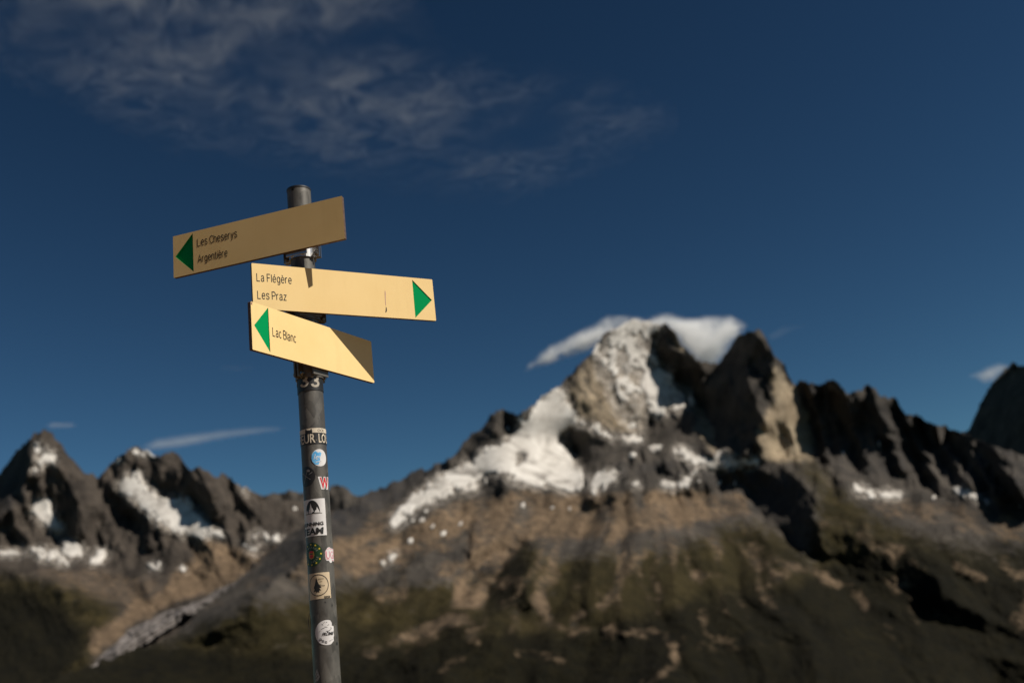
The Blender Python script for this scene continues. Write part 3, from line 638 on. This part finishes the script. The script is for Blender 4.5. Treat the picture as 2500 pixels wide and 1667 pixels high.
GLYPH = {
    'L': [[(0, 1), (0, 0), (.48, 0)]], 'e': _e, 'è': _e + [[(.15, 1.04), (.29, .87)]], 'é': _e + [[(.37, 1.04), (.23, .87)]],
    's': [spl([(.43, .57), (.36, .70), (.23, .74), (.09, .70), (.04, .56), (.10, .44), (.24, .38), (.38, .31), (.44, .18), (.37, .04), (.23, 0), (.09, .03), (.02, .18)])],
    'C': [arc(.33, .5, .32, .5, 38, 322, 24)], 'h': [[(0, 0), (0, 1)], _arch(.42)], 'n': [[(0, 0), (0, .74)], _arch(.42)],
    'r': [[(0, 0), (0, .74)], spl([(0, .45), (.06, .64), (.16, .72), (.28, .73)])], 'y': [[(0, .74), (.22, .02)], spl([(.44, .74), (.24, .06), (.17, -.17), (.03, -.24)])],
    'A': [[(0, 0), (.31, 1), (.62, 0)], [(.11, .34), (.51, .34)]], 'g': [arc(.22, .38, .21, .36, 0, 360, 24), spl([(.43, .74), (.43, .3), (.43, -.06), (.36, -.22), (.22, -.26), (.04, -.18)])],
    't': [spl([(.12, .95), (.12, .5), (.12, .14), (.17, .02), (.29, .01)]), [(0, .72), (.28, .72)]], 'i': [[(0, 0), (0, .74)], [(0, .89), (0, 1.0)]], 'l': [[(0, 0), (0, 1)]],
    'a': [spl([(.04, .56), (.10, .70), (.22, .74), (.36, .70), (.40, .56), (.40, .3), (.40, .08), (.46, 0)]), spl([(.40, .44), (.20, .39), (.05, .31), (.02, .16), (.08, .03), (.20, 0), (.33, .06), (.40, .20)])],
    'F': [[(0, 0), (0, 1), (.48, 1)], [(0, .53), (.42, .53)]], 'P': [[(0, 0), (0, 1), (.28, 1)] + arc(.28, .74, .24, .26, 90, -90) + [(0, .48)]],
    'B': [[(0, 0), (0, 1), (.28, 1)] + arc(.28, .77, .21, .23, 90, -90) + [(0, .54)], [(.28, .54)] + arc(.28, .27, .26, .27, 90, -90) + [(0, 0)]],
    '3': [spl([(.03, .80), (.10, .94), (.26, 1), (.42, .93), (.47, .77), (.40, .60), (.20, .53)]), spl([(.20, .53), (.42, .46), (.51, .28), (.43, .08), (.25, 0), (.09, .06), (.01, .22)])],
    'z': [[(.02, .71), (.42, .71), (.02, .03), (.44, .03)]], 'c': [arc(.24, .37, .22, .37, 42, 318)]}
def sign_text(s, w=.105, gap=.20):
    """sans lettering drawn as strokes of even width; cap height 1"""
    V = []; F = []; x = 0
    for ch in s:
        if ch == ' ': x += .30; continue
        wd = 0
        for ln in GLYPH[ch]:
            P = np.array(ln, float); n = len(P); T = np.diff(P, axis=0); T /= np.linalg.norm(T, axis=1)[:, None] + 1e-9
            NRM = np.c_[-T[:, 1], T[:, 0]]; b = len(V)
            for i in range(n):
                a = NRM[max(i - 1, 0)]; c = NRM[min(i, n - 2)]; m = a + c; m /= (np.linalg.norm(m) + 1e-9); k = w / 2 / max(m @ a, .45)
                e = P[i] + (T[0] * -0 if i else 0)
                V.append((x + e[0] + m[0] * k, e[1] + m[1] * k)); V.append((x + e[0] - m[0] * k, e[1] - m[1] * k))
            for i in range(n - 1): F.append((b + 2 * i, b + 2 * i + 1, b + 2 * i + 3, b + 2 * i + 2))
            wd = max(wd, P[:, 0].max())
        x += wd + gap
    return np.array(V), F

# --- boards
def board(i, label, arrow_px, lines, dep=.0018):
    yaw, off, hc, w, h = SIGNS[i]
    u, n = sign_axes(i)
    x0, x1 = off - w / 2, off + w / 2; za, zb = PZ + hc - h / 2, PZ + hc + h / 2
    zc = (za + zb) / 2
    mw_ = Matrix([[u[0], n[0], 0, 0], [u[1], n[1], 0, 0], [0, 0, 1, 0], [0, 0, 0, 1]])   # local: x along, y out of the face, z up
    def put(o): o.matrix_world = mw_; return o
    tri = [on_sign(i, *p) for p in arrow_px]
    bm = bmesh.new(); b = .0012
    outer = [(x0 + b, za), (x1 - b, za), (x1, za + b), (x1, zb - b), (x1 - b, zb), (x0 + b, zb), (x0, zb - b), (x0, za + b)]
    fo = [bm.verts.new((x, DF, z)) for x, z in outer]; bo = [bm.verts.new((x, DF - TH, z)) for x, z in outer]
    ft = [bm.verts.new((x, DF, z)) for x, z in tri]
    eo = [bm.edges.new((fo[k], fo[(k + 1) % 8])) for k in range(8)]; et = [bm.edges.new((ft[k], ft[(k + 1) % 3])) for k in range(3)]
    bmesh.ops.triangle_fill(bm, edges=eo + et, use_beauty=True)
    for f in bm.faces: f.material_index = 0
    core = []
    for k in range(8): core.append(bm.faces.new((fo[k], bo[k], bo[(k + 1) % 8], fo[(k + 1) % 8])))
    core.append(bm.faces.new(bo))
    for f in core: f.material_index = 1
    bmesh.ops.recalc_face_normals(bm, faces=bm.faces)
    me = bpy.data.meshes.new('sign_board'); bm.to_mesh(me); bm.free()
    o = link('sign_board', me, [M_FACE, M_EDGE], post); put(o); tag(o, label)
    # routed arrow: floor and walls set into the face
    V = [(x, DF, z) for x, z in tri] + [(x, DF - dep, z) for x, z in tri]
    F = [(3, 4, 5)] + [(k, (k + 1) % 3, (k + 1) % 3 + 3, k + 3) for k in range(3)]
    a = link('arrow', mesh_from('arrow', V, F), M_GREEN, o)
    for (s, p_l, p_top, p_r) in lines:
        xl, zl = on_sign(i, *p_l); xt, zt = on_sign(i, *p_top); xr, zr = on_sign(i, *p_r)
        v, f = sign_text(s, .125); sx = (xr - xl) / v[:, 0].max(); sz = (zt - zl)
        q = [(xl + x * sx, DF + .00025, zl + y * sz) for x, y in v]
        link('lettering', mesh_from('lettering', q, f), M_INK, o)
    return o
b1 = board(0, 'shaded top board pointing left reading Les Cheserys, Argentière', [(208, 412), (215, 690), (83, 583)],
    [('Les Cheserys', (243, 508), (241, 455), (530, 442)), ('Argentière', (248, 627), (246, 574), (461, 578))], dep=.0048)
b2 = board(1, 'sunlit middle board pointing right reading La Flégère, Les Praz', [(1793, 748), (1817, 1023), (1936, 895)],
    [('La Flégère', (672, 757), (670, 702), (925, 775)), ('Les Praz', (678, 884), (676, 828), (890, 899))])
b3 = board(2, 'sunlit lowest board pointing left reading Lac Blanc', [(753, 948), (769, 1273), (652, 1076)],
    [('Lac Blanc', (787, 1153), (785, 1092), (955, 1201))])
def on_face(i, parent, name, pts, m, lift=.0003):
    p = [on_sign(i, *q) for q in pts]
    return link(name, mesh_from(name, [(x, DF + lift, z) for x, z in p], [list(range(len(p)))]), m, parent)
M_STAIN = mat('purple_streak', (.42, .22, .20), .6); M_CHIP = mat('chipped_laminate', (.02, .015, .012), .8); M_RUST = mat('bare_corner', (.30, .16, .11), .8)
on_face(1, b2, 'scratch', [(1595, 835), (1598, 824), (1602, 850), (1601, 872), (1604, 935), (1601, 935), (1597, 880)], M_STAIN)
on_face(1, b2, 'chip', [(1604, 942), (1610, 955), (1611, 972), (1606, 984), (1600, 985), (1602, 968)], M_CHIP)
on_face(2, b3, 'chip', [(628, 907), (640, 913), (636, 922), (641, 930), (628, 926)], M_RUST)

# --- clamps
def box(bm, x0, x1, y0, y1, z0, z1_, bev=.001):
    r = bmesh.ops.create_cube(bm, size=1); vv = r['verts']
    for v in vv: v.co = Vector(((x0 + x1) / 2 + v.co.x * (x1 - x0), (y0 + y1) / 2 + v.co.y * (y1 - y0), (z0 + z1_) / 2 + v.co.z * (z1_ - z0)))
    if bev: bmesh.ops.bevel(bm, geom=list({e for v in vv for e in v.link_edges}), offset=bev, segments=2, affect='EDGES', profile=.7)
def clamp(i, drop, rise, m_plate):
    yaw, off, hc, w, h = SIGNS[i]; u, n = sign_axes(i)
    mw_ = Matrix([[u[0], n[0], 0, 0], [u[1], n[1], 0, 0], [0, 0, 1, 0], [0, 0, 0, 1]])
    zb = PZ + hc - h / 2; z0, z2 = zb - drop, zb + rise
    bm = bmesh.new()                                                       # two half shells with flat ears
    for sgn in (1, -1):
        V = []
        for rr in (R + .0004, R + .0042):
            for k in range(17):
                a = math.radians(8 + 164 * k / 16)
                for z in (z0, z2): V.append(bm.verts.new((rr * math.cos(a), sgn * rr * math.sin(a), z)))
        g = lambda q, k, z: V[q * 34 + k * 2 + z]
        for k in range(16):
            for q in ((g(0, k, 0), g(0, k + 1, 0), g(0, k + 1, 1), g(0, k, 1)), (g(1, k, 0), g(1, k, 1), g(1, k + 1, 1), g(1, k + 1, 0)),
                      (g(0, k, 0), g(1, k, 0), g(1, k + 1, 0), g(0, k + 1, 0)), (g(0, k, 1), g(0, k + 1, 1), g(1, k + 1, 1), g(1, k, 1))): bm.faces.new(q)
        for s in (1, -1): box(bm, s * (R + .002) if s > 0 else -.0495, .0495 if s > 0 else -(R + .002), (.0022 if sgn > 0 else -.0075), (.0075 if sgn > 0 else -.0022), z0, z2)
    box(bm, -.028, .028, R + .0005, DF - TH - .0003, z0 + .004, z2 + .02)
    bmesh.ops.recalc_face_normals(bm, faces=bm.faces)
    me = bpy.data.meshes.new('clamp'); bm.to_mesh(me); bm.free()
    o = link('clamp', me, m_plate, post); o.matrix_world = mw_
    for s in (1, -1):
        zz = z0 + .0085
        bm = bmesh.new()
        for y0, y1, rr, sg in ((.0076, .0125, .0058, 6), (-.0125, -.0076, .0058, 6), (.0125, .0165, .003, 12)):
            r = bmesh.ops.create_cone(bm, segments=sg, radius1=rr, radius2=rr, depth=y1 - y0, cap_ends=True)
            for v in r['verts']: v.co = Vector((s * .041 + v.co.x, (y0 + y1) / 2 + v.co.z, zz + v.co.y))
        bmesh.ops.recalc_face_normals(bm, faces=bm.faces)
        me = bpy.data.meshes.new('bolt'); bm.to_mesh(me); bm.free(); link('bolt', me, M_BOLT, o)
clamp(0, .013, .03, M_ALU); clamp(1, .0095, .03, M_BRKT); clamp(2, .018, .03, M_BRKT)

# --- pole details
th, z = cyl(400 + 930 / Zs, 430 + 97 / Zs)
v, f = refine(ell(.0038, .0038, 20)); wrap('screw_hole', v, f, mat('hole', (.008, .008, .008), .9), post, th, z, R + .0003)

P2 = lambda x, y: (660 + x / 4.125, 880 + y / 4.125)
P3 = lambda x, y: (680 + x / 3.3577, 1200 + y / 3.3577)
def paper(name, a, b, rough=.5, sc=60):
    m = mat(name, a, rough); g = NB(m); n = g.noise(g.coord(), sc, 5, .6)
    g.l(g.ramp(n, [(.3, a), (.7, b)]), g.b.inputs['Base Color']); return m
M_WHITE = paper('white_vinyl', (.62, .60, .60), (.72, .70, .69)); M_BLACK = paper('black_vinyl', (.010, .010, .010), (.022, .021, .02), .45)
M_BEIGE = paper('beige_paper', (.55, .43, .28), (.64, .52, .36)); M_BLUE = paper('blue_print', (.05, .33, .66), (.18, .48, .78), .5, 90)
M_RED = mat('red_print', (.55, .02, .03), .5); M_DGREEN = paper('dark_green_vinyl', (.006, .035, .012), (.010, .055, .02)); M_YEL = mat('yellow_print', (.75, .55, .04), .5)
M_PINK = mat('pink_print', (.70, .18, .24), .5); M_CREAM = paper('cream_print', (.58, .50, .38), (.68, .60, .48)); M_GREY = paper('grey_print', (.26, .25, .24), (.36, .35, .33)); M_GOLD = mat('gold_print', (.45, .25, .05), .5)
class Sticker:
    def __init__(s, name, th, z, poly, m, label, tilt=0.0, lift=.0006):
        s.th, s.z, s.tilt, s.lift = th, z, tilt, lift
        v, f = refine(poly); s.o = wrap(name, v, f, m, post, th, z, R + lift, tilt); tag(s.o, label)
    def add(s, name, poly, m, k=1):
        v, f = refine(poly); wrap(name, v, f, m, s.o, s.th, s.z, R + s.lift + .00035 * k, s.tilt)
    def text(s, txt, x, y, wdt, hgt, m, bold=0.0, shear=0.0, k=2, rot=0.0):
        v, f = text2d(txt, bold, shear); sx = wdt / v[:, 0].max(); sy = hgt / CAPH
        c, q = math.cos(rot), math.sin(rot)
        v2 = [(x + (a * sx) * c - (b * sy) * q, y + (a * sx) * q + (b * sy) * c) for a, b in v]
        wrap('lettering', v2, f, m, s.o, s.th, s.z, R + s.lift + .00035 * k, s.tilt)
    def ring(s, name, rx, ry, wd_, m, k=1, n=40):
        A = ell(rx, ry, n); B = ell(rx - wd_, ry - wd_, n)
        wrap(name, A + B, [(i, (i + 1) % n, n + (i + 1) % n, n + i) for i in range(n)], m, s.o, s.th, s.z, R + s.lift + .00035 * k, s.tilt)
def rect(w, h): return [(-w / 2, -h / 2), (w / 2, -h / 2), (w / 2, h / 2), (-w / 2, h / 2)]
def zat(px, py): return cyl(px, py)[1]
def thz(p): return cyl(*p)

# number collar
za = zat(*P2(390, 128)); zb = zat(*P2(400, 300)); tc, _ = thz(P2(390, 210))
HB = za - zb; CIR = 2 * math.pi * R
st = Sticker('number_band', tc, (za + zb) / 2, [(-CIR * .46, -HB / 2 - .003), (-CIR * .1, -HB / 2), (CIR * .1, -HB / 2 + .0008), (CIR * .46, -HB / 2), (CIR * .46, HB / 2), (-CIR * .46, HB / 2)], M_BLACK, 'black tape band with pale digits below the lowest board', lift=.0012)
M_DIG = paper('faded_digits', (.30, .27, .22), (.50, .45, .37), .6, 50)
for px in (258, 343, 452):
    t_, z_ = thz(P2(px, 205)); v, f = sign_text('3', .2); wrap('digit', [((t_ - tc) * R - .009 + a * .031, z_ - (za + zb) / 2 - .0135 + b * .0265) for a, b in v], f, M_DIG, st.o, tc, (za + zb) / 2, R + .0019)
# fear/wolf band
ztop = zat(*P2(430, 680)); zmid = zat(*P2(430, 728)); zbot = zat(*P2(430, 840)); tc, _ = thz(P2(430, 750)); zc = (ztop + zbot) / 2; hb = ztop - zbot
st = Sticker('band_sticker', tc, zc, rect(.112, hb), M_BLACK, 'black band sticker with white capital letters')
st.add('white_strip', [(-.056, zmid - zc), (.056, zmid - zc + .001), (.056, ztop - zc), (-.056, ztop - zc)], M_CREAM)
st.add('cat_head', [(-.018, zmid - zc), (-.002, zmid - zc), (-.001, zmid - zc + .004), (-.003, zmid - zc + .011), (-.006, zmid - zc + .007), (-.013, zmid - zc + .007), (-.017, zmid - zc + .011), (-.0185, zmid - zc + .004)], M_BLACK, 2)
st.text('OCK', .011, zmid - zc + .003, .018, .006, M_BLACK, 0); 
xl = (thz(P2(303, 800))[0] - tc) * R + .0045; xg = (thz(P2(452, 790))[0] - tc) * R; xm = (thz(P2(484, 780))[0] - tc) * R
st.text('PEUR', xl - .001, zbot - zc + .0035, xg - xl + .001, zmid - zbot - .006, M_CREAM, .012)
st.text('LOUP', xm, zbot - zc + .0035, .042, zmid - zbot - .006, M_CREAM, .012)
for k in range(26):
    rx, ry = random.Random(k).uniform(-.04, .04), random.Random(k + 99).uniform(zbot - zc + .002, zmid - zc - .001); st.add('scuff', [(rx, ry), (rx + .0018, ry + .0003), (rx + .002, ry + .001), (rx + .0002, ry + .0008)], M_BLACK if k % 2 else M_CREAM, 3)
# round blue and white
t_, z_ = thz(P2(502, 977)); st = Sticker('round_sticker', t_ - .05, z_, ell(.0195, .0205), M_WHITE, 'round blue and white sticker with script lettering')
st.add('blue_print', [(-.019, -.001), (-.0175, -.0085), (-.012, -.0155), (-.004, -.017), (.0, -.008), (.001, -.001), (.003, .006), (.005, .011), (.001, .0135), (-.004, .012), (-.009, .0165), (-.014, .0135), (-.0178, .0075)], M_BLUE)
st.text('lev', -.0145, -.004, .021, .0125, M_WHITE, .0, .35, 2); st.add('underline', [(-.010, -.0095), (-.003, -.0085), (.004, -.0065), (.004, -.008), (-.003, -.0100), (-.010, -.0112)], M_WHITE, 2)
# round black with crossed axes
t_, z_ = thz(P2(372, 1168)); st = Sticker('round_sticker', t_ - .12, z_, ell(.0235, .0235), M_BLACK, 'round black sticker with two crossed axes')
def bar(x0, y0, x1, y1, w): 
    dx, dy = x1 - x0, y1 - y0; l = math.hypot(dx, dy); nx, ny = -dy / l * w / 2, dx / l * w / 2
    return [(x0 + nx, y0 + ny), (x1 + nx, y1 + ny), (x1 - nx, y1 - ny), (x0 - nx, y0 - ny)]
for b_ in (bar(-.007, -.015, .0055, .014, .0011), bar(.012, -.008, -.010, .009, .0011), [(.0025, .0145), (.0075, .0165), (.0115, .0135), (.0105, .0100), (.0045, .0115)], [(-.013, .0095), (-.010, .0115), (-.0085, .0085), (-.0115, .0065)]):
    st.add('axe', b_, M_GREY)
for k in range(6): st.add('dot', ell(.0007, .0007, 8, .0085 + .0016 * k, .004 + .0008 * k), M_GREY)
# red W
t_, z_ = thz(P2(537, 1230)); Wm = [(-.014, .0145), (-.0055, .0145), (-.003, .0005), (.0, .0145), (.006, .0145), (.0085, .0005), (.011, .0145), (.0185, .0145), (.013, -.0155), (.0055, -.0155), (.003, -.004), (.0005, -.0155), (-.0075, -.0155)]
st = Sticker('letter_sticker', t_, z_, Wm, M_WHITE, 'white letter W sticker with a red inner letter')
v, f = text2d('W', .025); sx = .0245 / v[:, 0].max(); sy = .0245 / CAPH
wrap('lettering', [(-.0098 + a * sx, -.0127 + b * sy) for a, b in v], f, M_RED, st.o, t_, z_, R + .0011)
# running team
tl = thz(P3(213, 200))[0] - .25; tr = thz(P3(386, 200))[0]; za = zat(*P3(300, 57)); zb = zat(*P3(300, 362)); tc = (tl + tr) / 2; zc = (za + zb) / 2; wd_, hh = (tr - tl) * R, za - zb
st = Sticker('rectangular_sticker', tc, zc, rect(wd_, hh), M_WHITE, 'white rectangular sticker with mountain arch and the words RUNNING TEAM')
xo = (thz(P3(275, 120))[0] - tc) * R; yo = zat(*P3(280, 177)) - zc; ry = zat(*P3(280, 70)) - zc - yo; rx = (thz(P3(338, 150))[0] - thz(P3(275, 150))[0]) * R
st.add('arch', [(xo + x, yo + y) for x, y in [(rx * math.cos(a), ry * math.sin(a)) for a in np.linspace(0, math.pi, 30)]], M_BLACK)
pk = lambda q: [(xo + rx * a, yo + ry * b) for a, b in q]
st.add('peak', pk([(-.55, .02), (-.45, .3), (-.32, .36), (-.18, .78), (-.02, .42), (.08, .36), (.2, .12), (.02, .1), (-.06, .02)]), M_WHITE, 2)
st.add('peak', pk([(.28, .04), (.42, .22), (.52, .2), (.62, .46), (.78, .28), (.97, .02)]), M_WHITE, 2)
st.add('peak', pk([(-.97, .02), (-.8, .34), (-.66, .12), (-.6, .02)]), M_WHITE, 2)
st.add('base_line', [(xo - rx * 1.2, yo - .0012), (xo + rx * 1.25, yo - .0012), (xo + rx * 1.25, yo - .0004), (xo - rx * 1.2, yo - .0004)], M_BLACK, 2)
def tline(s_, txt, x_l, x_r, y_b, y_t, m, bold=.0, shear=0):
    a = (thz(P3(x_l, (y_b + y_t) / 2))[0] - tc) * R; b = (thz(P3(x_r, (y_b + y_t) / 2))[0] - tc) * R
    z0 = zat(*P3((x_l + x_r) / 2, y_b)) - zc; s_.text(txt, a, z0, b - a, zat(*P3((x_l + x_r) / 2, y_t)) - zc - z0, m, bold, shear)
tline(st, 'UNNING', 224, 367, 277, 250, M_BLACK, .035); tline(st, 'EAM', 232, 370, 347, 298, M_BLACK, .045, .1)
xr_ = (thz(P3(224, 262))[0] - tc) * R; st.text('R', xr_ - .0075, zat(*P3(290, 277)) - zc, .0065, zat(*P3(290, 250)) - zat(*P3(290, 277)), M_BLACK, .035)
xr_ = (thz(P3(232, 320))[0] - tc) * R; st.text('T', xr_ - .0125, zat(*P3(290, 347)) - zc, .0115, zat(*P3(290, 298)) - zat(*P3(290, 347)), M_BLACK, .045)
# green round
tr = thz(P3(364, 512))[0]; t_ = tr - .030 / R; za = zat(*P3(300, 412)); zb = zat(*P3(300, 612)); z_ = (za + zb) / 2; rr = (za - zb) / 2
st = Sticker('round_sticker', tr - rr / R, z_, ell(rr, rr), M_DGREEN, 'round dark green sticker ringed with yellow stars')
for k in range(12):
    a = 2 * math.pi * k / 12; s5 = [((.0028 if q % 2 == 0 else .0011) * math.sin(q * math.pi / 5), (.0028 if q % 2 == 0 else .0011) * math.cos(q * math.pi / 5)) for q in range(10)]
    st.add('star', [(.84 * rr * math.cos(a) + x, .84 * rr * math.sin(a) + y) for x, y in s5], M_YEL)
def arc_text(s_, txt, rad, a_mid, da, up, hgt, m):
    n = len(txt)
    for k, ch in enumerate(txt):
        if ch == ' ': continue
        a = a_mid + (n / 2 - .5 - k) * da * (1 if up else -1); rot = a - math.pi / 2 if up else a + math.pi / 2
        x, y = rad * math.cos(a), rad * math.sin(a); wd = hgt * .72
        s_.text(ch, x - wd / 2 * math.cos(rot) + hgt / 2 * math.sin(rot), y - wd / 2 * math.sin(rot) - hgt / 2 * math.cos(rot), wd if ch != 'I' else wd * .3, hgt, m, 0, 0, 2, rot)
arc_text(st, 'PIELAGOS', rr * .60, math.pi / 2, .30, True, .0042, M_GREY); arc_text(st, 'DEL VALLE', rr * .62, -math.pi / 2, .28, False, .0042, M_GREY)
st.add('emblem', [(-.006, -.008), (.0, -.0105), (.006, -.008), (.008, -.001), (.0065, .007), (.0, .009), (-.0065, .007), (-.008, -.001)], M_GOLD)
st.add('emblem', [(-.0045, -.006), (.0, -.0085), (.0045, -.006), (.005, -.002), (.002, .0), (-.002, .0), (-.005, -.002)], M_RED, 2)
st.add('emblem', [(-.006, .004), (.006, .004), (.0055, .007), (.0, .0088), (-.0055, .007)], M_RED, 2)
st.add('emblem', [(-.004, .0008), (.004, .0008), (.004, .0028), (-.004, .0028)], M_BLACK, 2)
# pink lettering blob
t_, z_ = thz(P3(408, 517))
st = Sticker('cut_out_sticker', t_ + .25, z_, [(-.016, .008), (-.012, .0125), (-.009, .0165), (-.003, .0175), (.002, .0145), (.012, .0145), (.019, .013), (.02, -.012), (.014, -.0145), (.004, -.0135), (.001, -.0175), (-.004, -.018), (-.007, -.0135), (-.0135, -.0125), (-.016, -.008)], M_WHITE, 'white cut-out sticker with pink outlined lettering')
st.text('UGF', -.0135, -.0085, .030, .017, M_PINK, -.012); 
for b_ in (bar(-.0145, .0095, -.0145, -.008, .0009), bar(-.0145, -.0095, -.005, -.011, .0009), bar(-.011, .012, -.004, .0155, .0009), bar(.001, .0125, .016, .0125, .0009), bar(.002, -.012, .015, -.0125, .0009), bar(-.004, .0155, .001, .0125, .0009)): st.add('outline', b_, M_PINK)
# beige square
tl = thz(P3(252, 770))[0]; tr = thz(P3(421, 760))[0]; za = zat(*P3(330, 663)); zb = zat(*P3(340, 878)); tc = (tl + tr) / 2; zc = (za + zb) / 2; wd_, hh = (tr - tl) * R, za - zb
st = Sticker('square_sticker', tc, zc, [(-wd_ / 2, -hh / 2), (wd_ / 2 + .0008, -hh / 2 + .0005), (wd_ / 2, hh / 2), (-wd_ / 2, hh / 2)], M_BEIGE, 'beige square sticker with a pine tree in a black ring')
rr = (zat(*P3(330, 675)) - zat(*P3(335, 853))) / 2; yo = (zat(*P3(330, 675)) + zat(*P3(335, 853))) / 2 - zc; rx = min(rr, wd_ * .47)
st.z += yo; st.ring('ring', rx, rr, .0016, M_BLACK)
st.add('tree', [(-.0035, .0195), (-.0005, .008), (.0025, .001), (.0075, -.006), (.0025, -.0065), (.0065, -.0125), (.0015, -.0115), (.003, -.0165), (-.002, -.014), (-.004, -.0175), (-.0055, -.0135), (-.0115, -.0145), (-.0085, -.0085), (-.0105, -.0055), (-.0075, .001), (-.0055, .008)], M_BLACK)
st.text('Above', .0, .0115, .0135, .0036, M_BLACK, .0, .2, 2, .05); st.text('the', .0045, .0065, .005, .003, M_BLACK, .0, .2); st.text('Pines', .0025, -.0025, .012, .0042, M_BLACK, 0, .2, 2, -.1)
st.text('MOUNTAIN', wd_ / 2 - .0155, -hh / 2 - yo + .0032, .0135, .0022, M_BLACK, .06); st.add('small_print', [(wd_ / 2 - .0155, -hh / 2 - yo + .0014), (wd_ / 2 - .002, -hh / 2 - yo + .0014), (wd_ / 2 - .002, -hh / 2 - yo + .0022), (wd_ / 2 - .0155, -hh / 2 - yo + .0022)], M_BLACK, 2)
# white torn round
za = zat(*P3(370, 1052)); zb = zat(*P3(375, 1258)); z_ = (za + zb) / 2; rr = (za - zb) / 2; tl = thz(P3(302, 1150))[0]
poly = [(x, y) for x, y in ell(rr, rr, 48) if x < .0155] ; i_ = max(range(len(poly)), key=lambda k: (poly[k][0], -abs(poly[k][1])))
poly = sorted([p for p in ell(rr, rr, 60) if p[0] < .013], key=lambda p: math.atan2(p[1], p[0]) % (2 * math.pi)) 
torn = [(.0125, -.0215), (.0155, -.019), (.0148, -.013), (.0168, -.008), (.0160, -.001), (.0172, .006), (.0165, .0125), (.0120, .0135), (.0128, .019), (.0105, .0235)]
poly = torn + [p for p in poly if p[0] < .0100]
st = Sticker('torn_round_sticker', tl + rr / R, z_, poly, M_WHITE, 'torn white round sticker with black lettering near the bottom')
st.text('FRČIME', -.0105, -.006, .026, .0062, M_BLACK, .03, .35)
for a, b in ((-.0145, -.0135), (-.0095, -.0175), (-.0035, -.0205)): st.add('icon', [(a - .0022, b - .0022), (a + .0022, b - .003), (a + .0026, b + .0016), (a - .0018, b + .0026)], M_BLACK); st.add('icon', [(a - .0008, b - .001), (a + .001, b - .0012), (a + .0012, b + .0005), (a - .0006, b + .0008)], M_WHITE, 2)
for x, y, a, l in [(-.012, .0075, .5, .005), (-.008, .0095, .3, .004), (-.002, .003, .05, .008), (.005, .004, .4, .006), (-.004, .0125, -.2, .006), (.002, .0155, .2, .004), (-.01, .0195, -.8, .004), (-.006, .0205, .9, .004), (-.001, .0215, .3, .003), (.004, -.019, .2, .004), (.009, -.0175, .4, .004), (-.016, .003, .9, .003), (.008, .0095, -.3, .004)]:
    st.add('pen_stroke', bar(x, y, x + l * math.cos(a), y + l * math.sin(a), .0008), M_BLACK)
# peeled tag standing off the shaded side
z_ = zat(*P3(262, 1075)); tl = cyl(*P3(259, 1080))[0]
V = []; F = []; nn = 14
for k in range(nn):
    y = -.022 + .044 * k / (nn - 1); o_ = .0042 * (1 - (2 * k / (nn - 1) - 1) ** 2)
    for a in (-.10, .10):
        for q in (0, .0006): rr_ = R + .0006 + o_ + q; V.append((rr_ * math.sin(tl + a - .12), -rr_ * math.cos(tl + a - .12), z_ + y))
for k in range(nn - 1):
    b = k * 4
    for p, q in ((0, 1), (1, 3), (3, 2), (2, 0)): F.append((b + p, b + q, b + 4 + q, b + 4 + p))
tag(link('peeling_tag', mesh_from('peeling_tag', V, F, True), M_GREY, post), 'curled grey strip peeling off the left side of the pole')
# smudges and a half scraped label at the bottom
t_, z_ = thz(P3(318, 1500)); st = Sticker('scraped_label', t_, z_, [(-.008, -.014), (.002, -.012), (.007, -.004), (.003, .006), (.0, .013), (-.004, .006), (-.0075, .0)], M_GREY, 'half scraped grey label at the bottom of the pole')
for b_ in (bar(-.004, -.008, .003, -.002, .0012), bar(-.005, -.002, .001, .005, .0012), bar(-.006, -.01, -.005, .0, .001)): st.add('scrape', b_, M_BLACK)
for k, (x, y, w_) in enumerate([(478, 1243, .0032), (440, 930, .0012), (383, 905, .0014), (424, 412, .001), (466, 1085, .001), (476, 1195, .001)]):
    t_, z_ = thz(P3(x, y)); v, f = refine(ell(w_, w_ * 1.2, 12)); wrap('paint_fleck', v, f, M_BLACK, post, t_, z_, R + .0004)
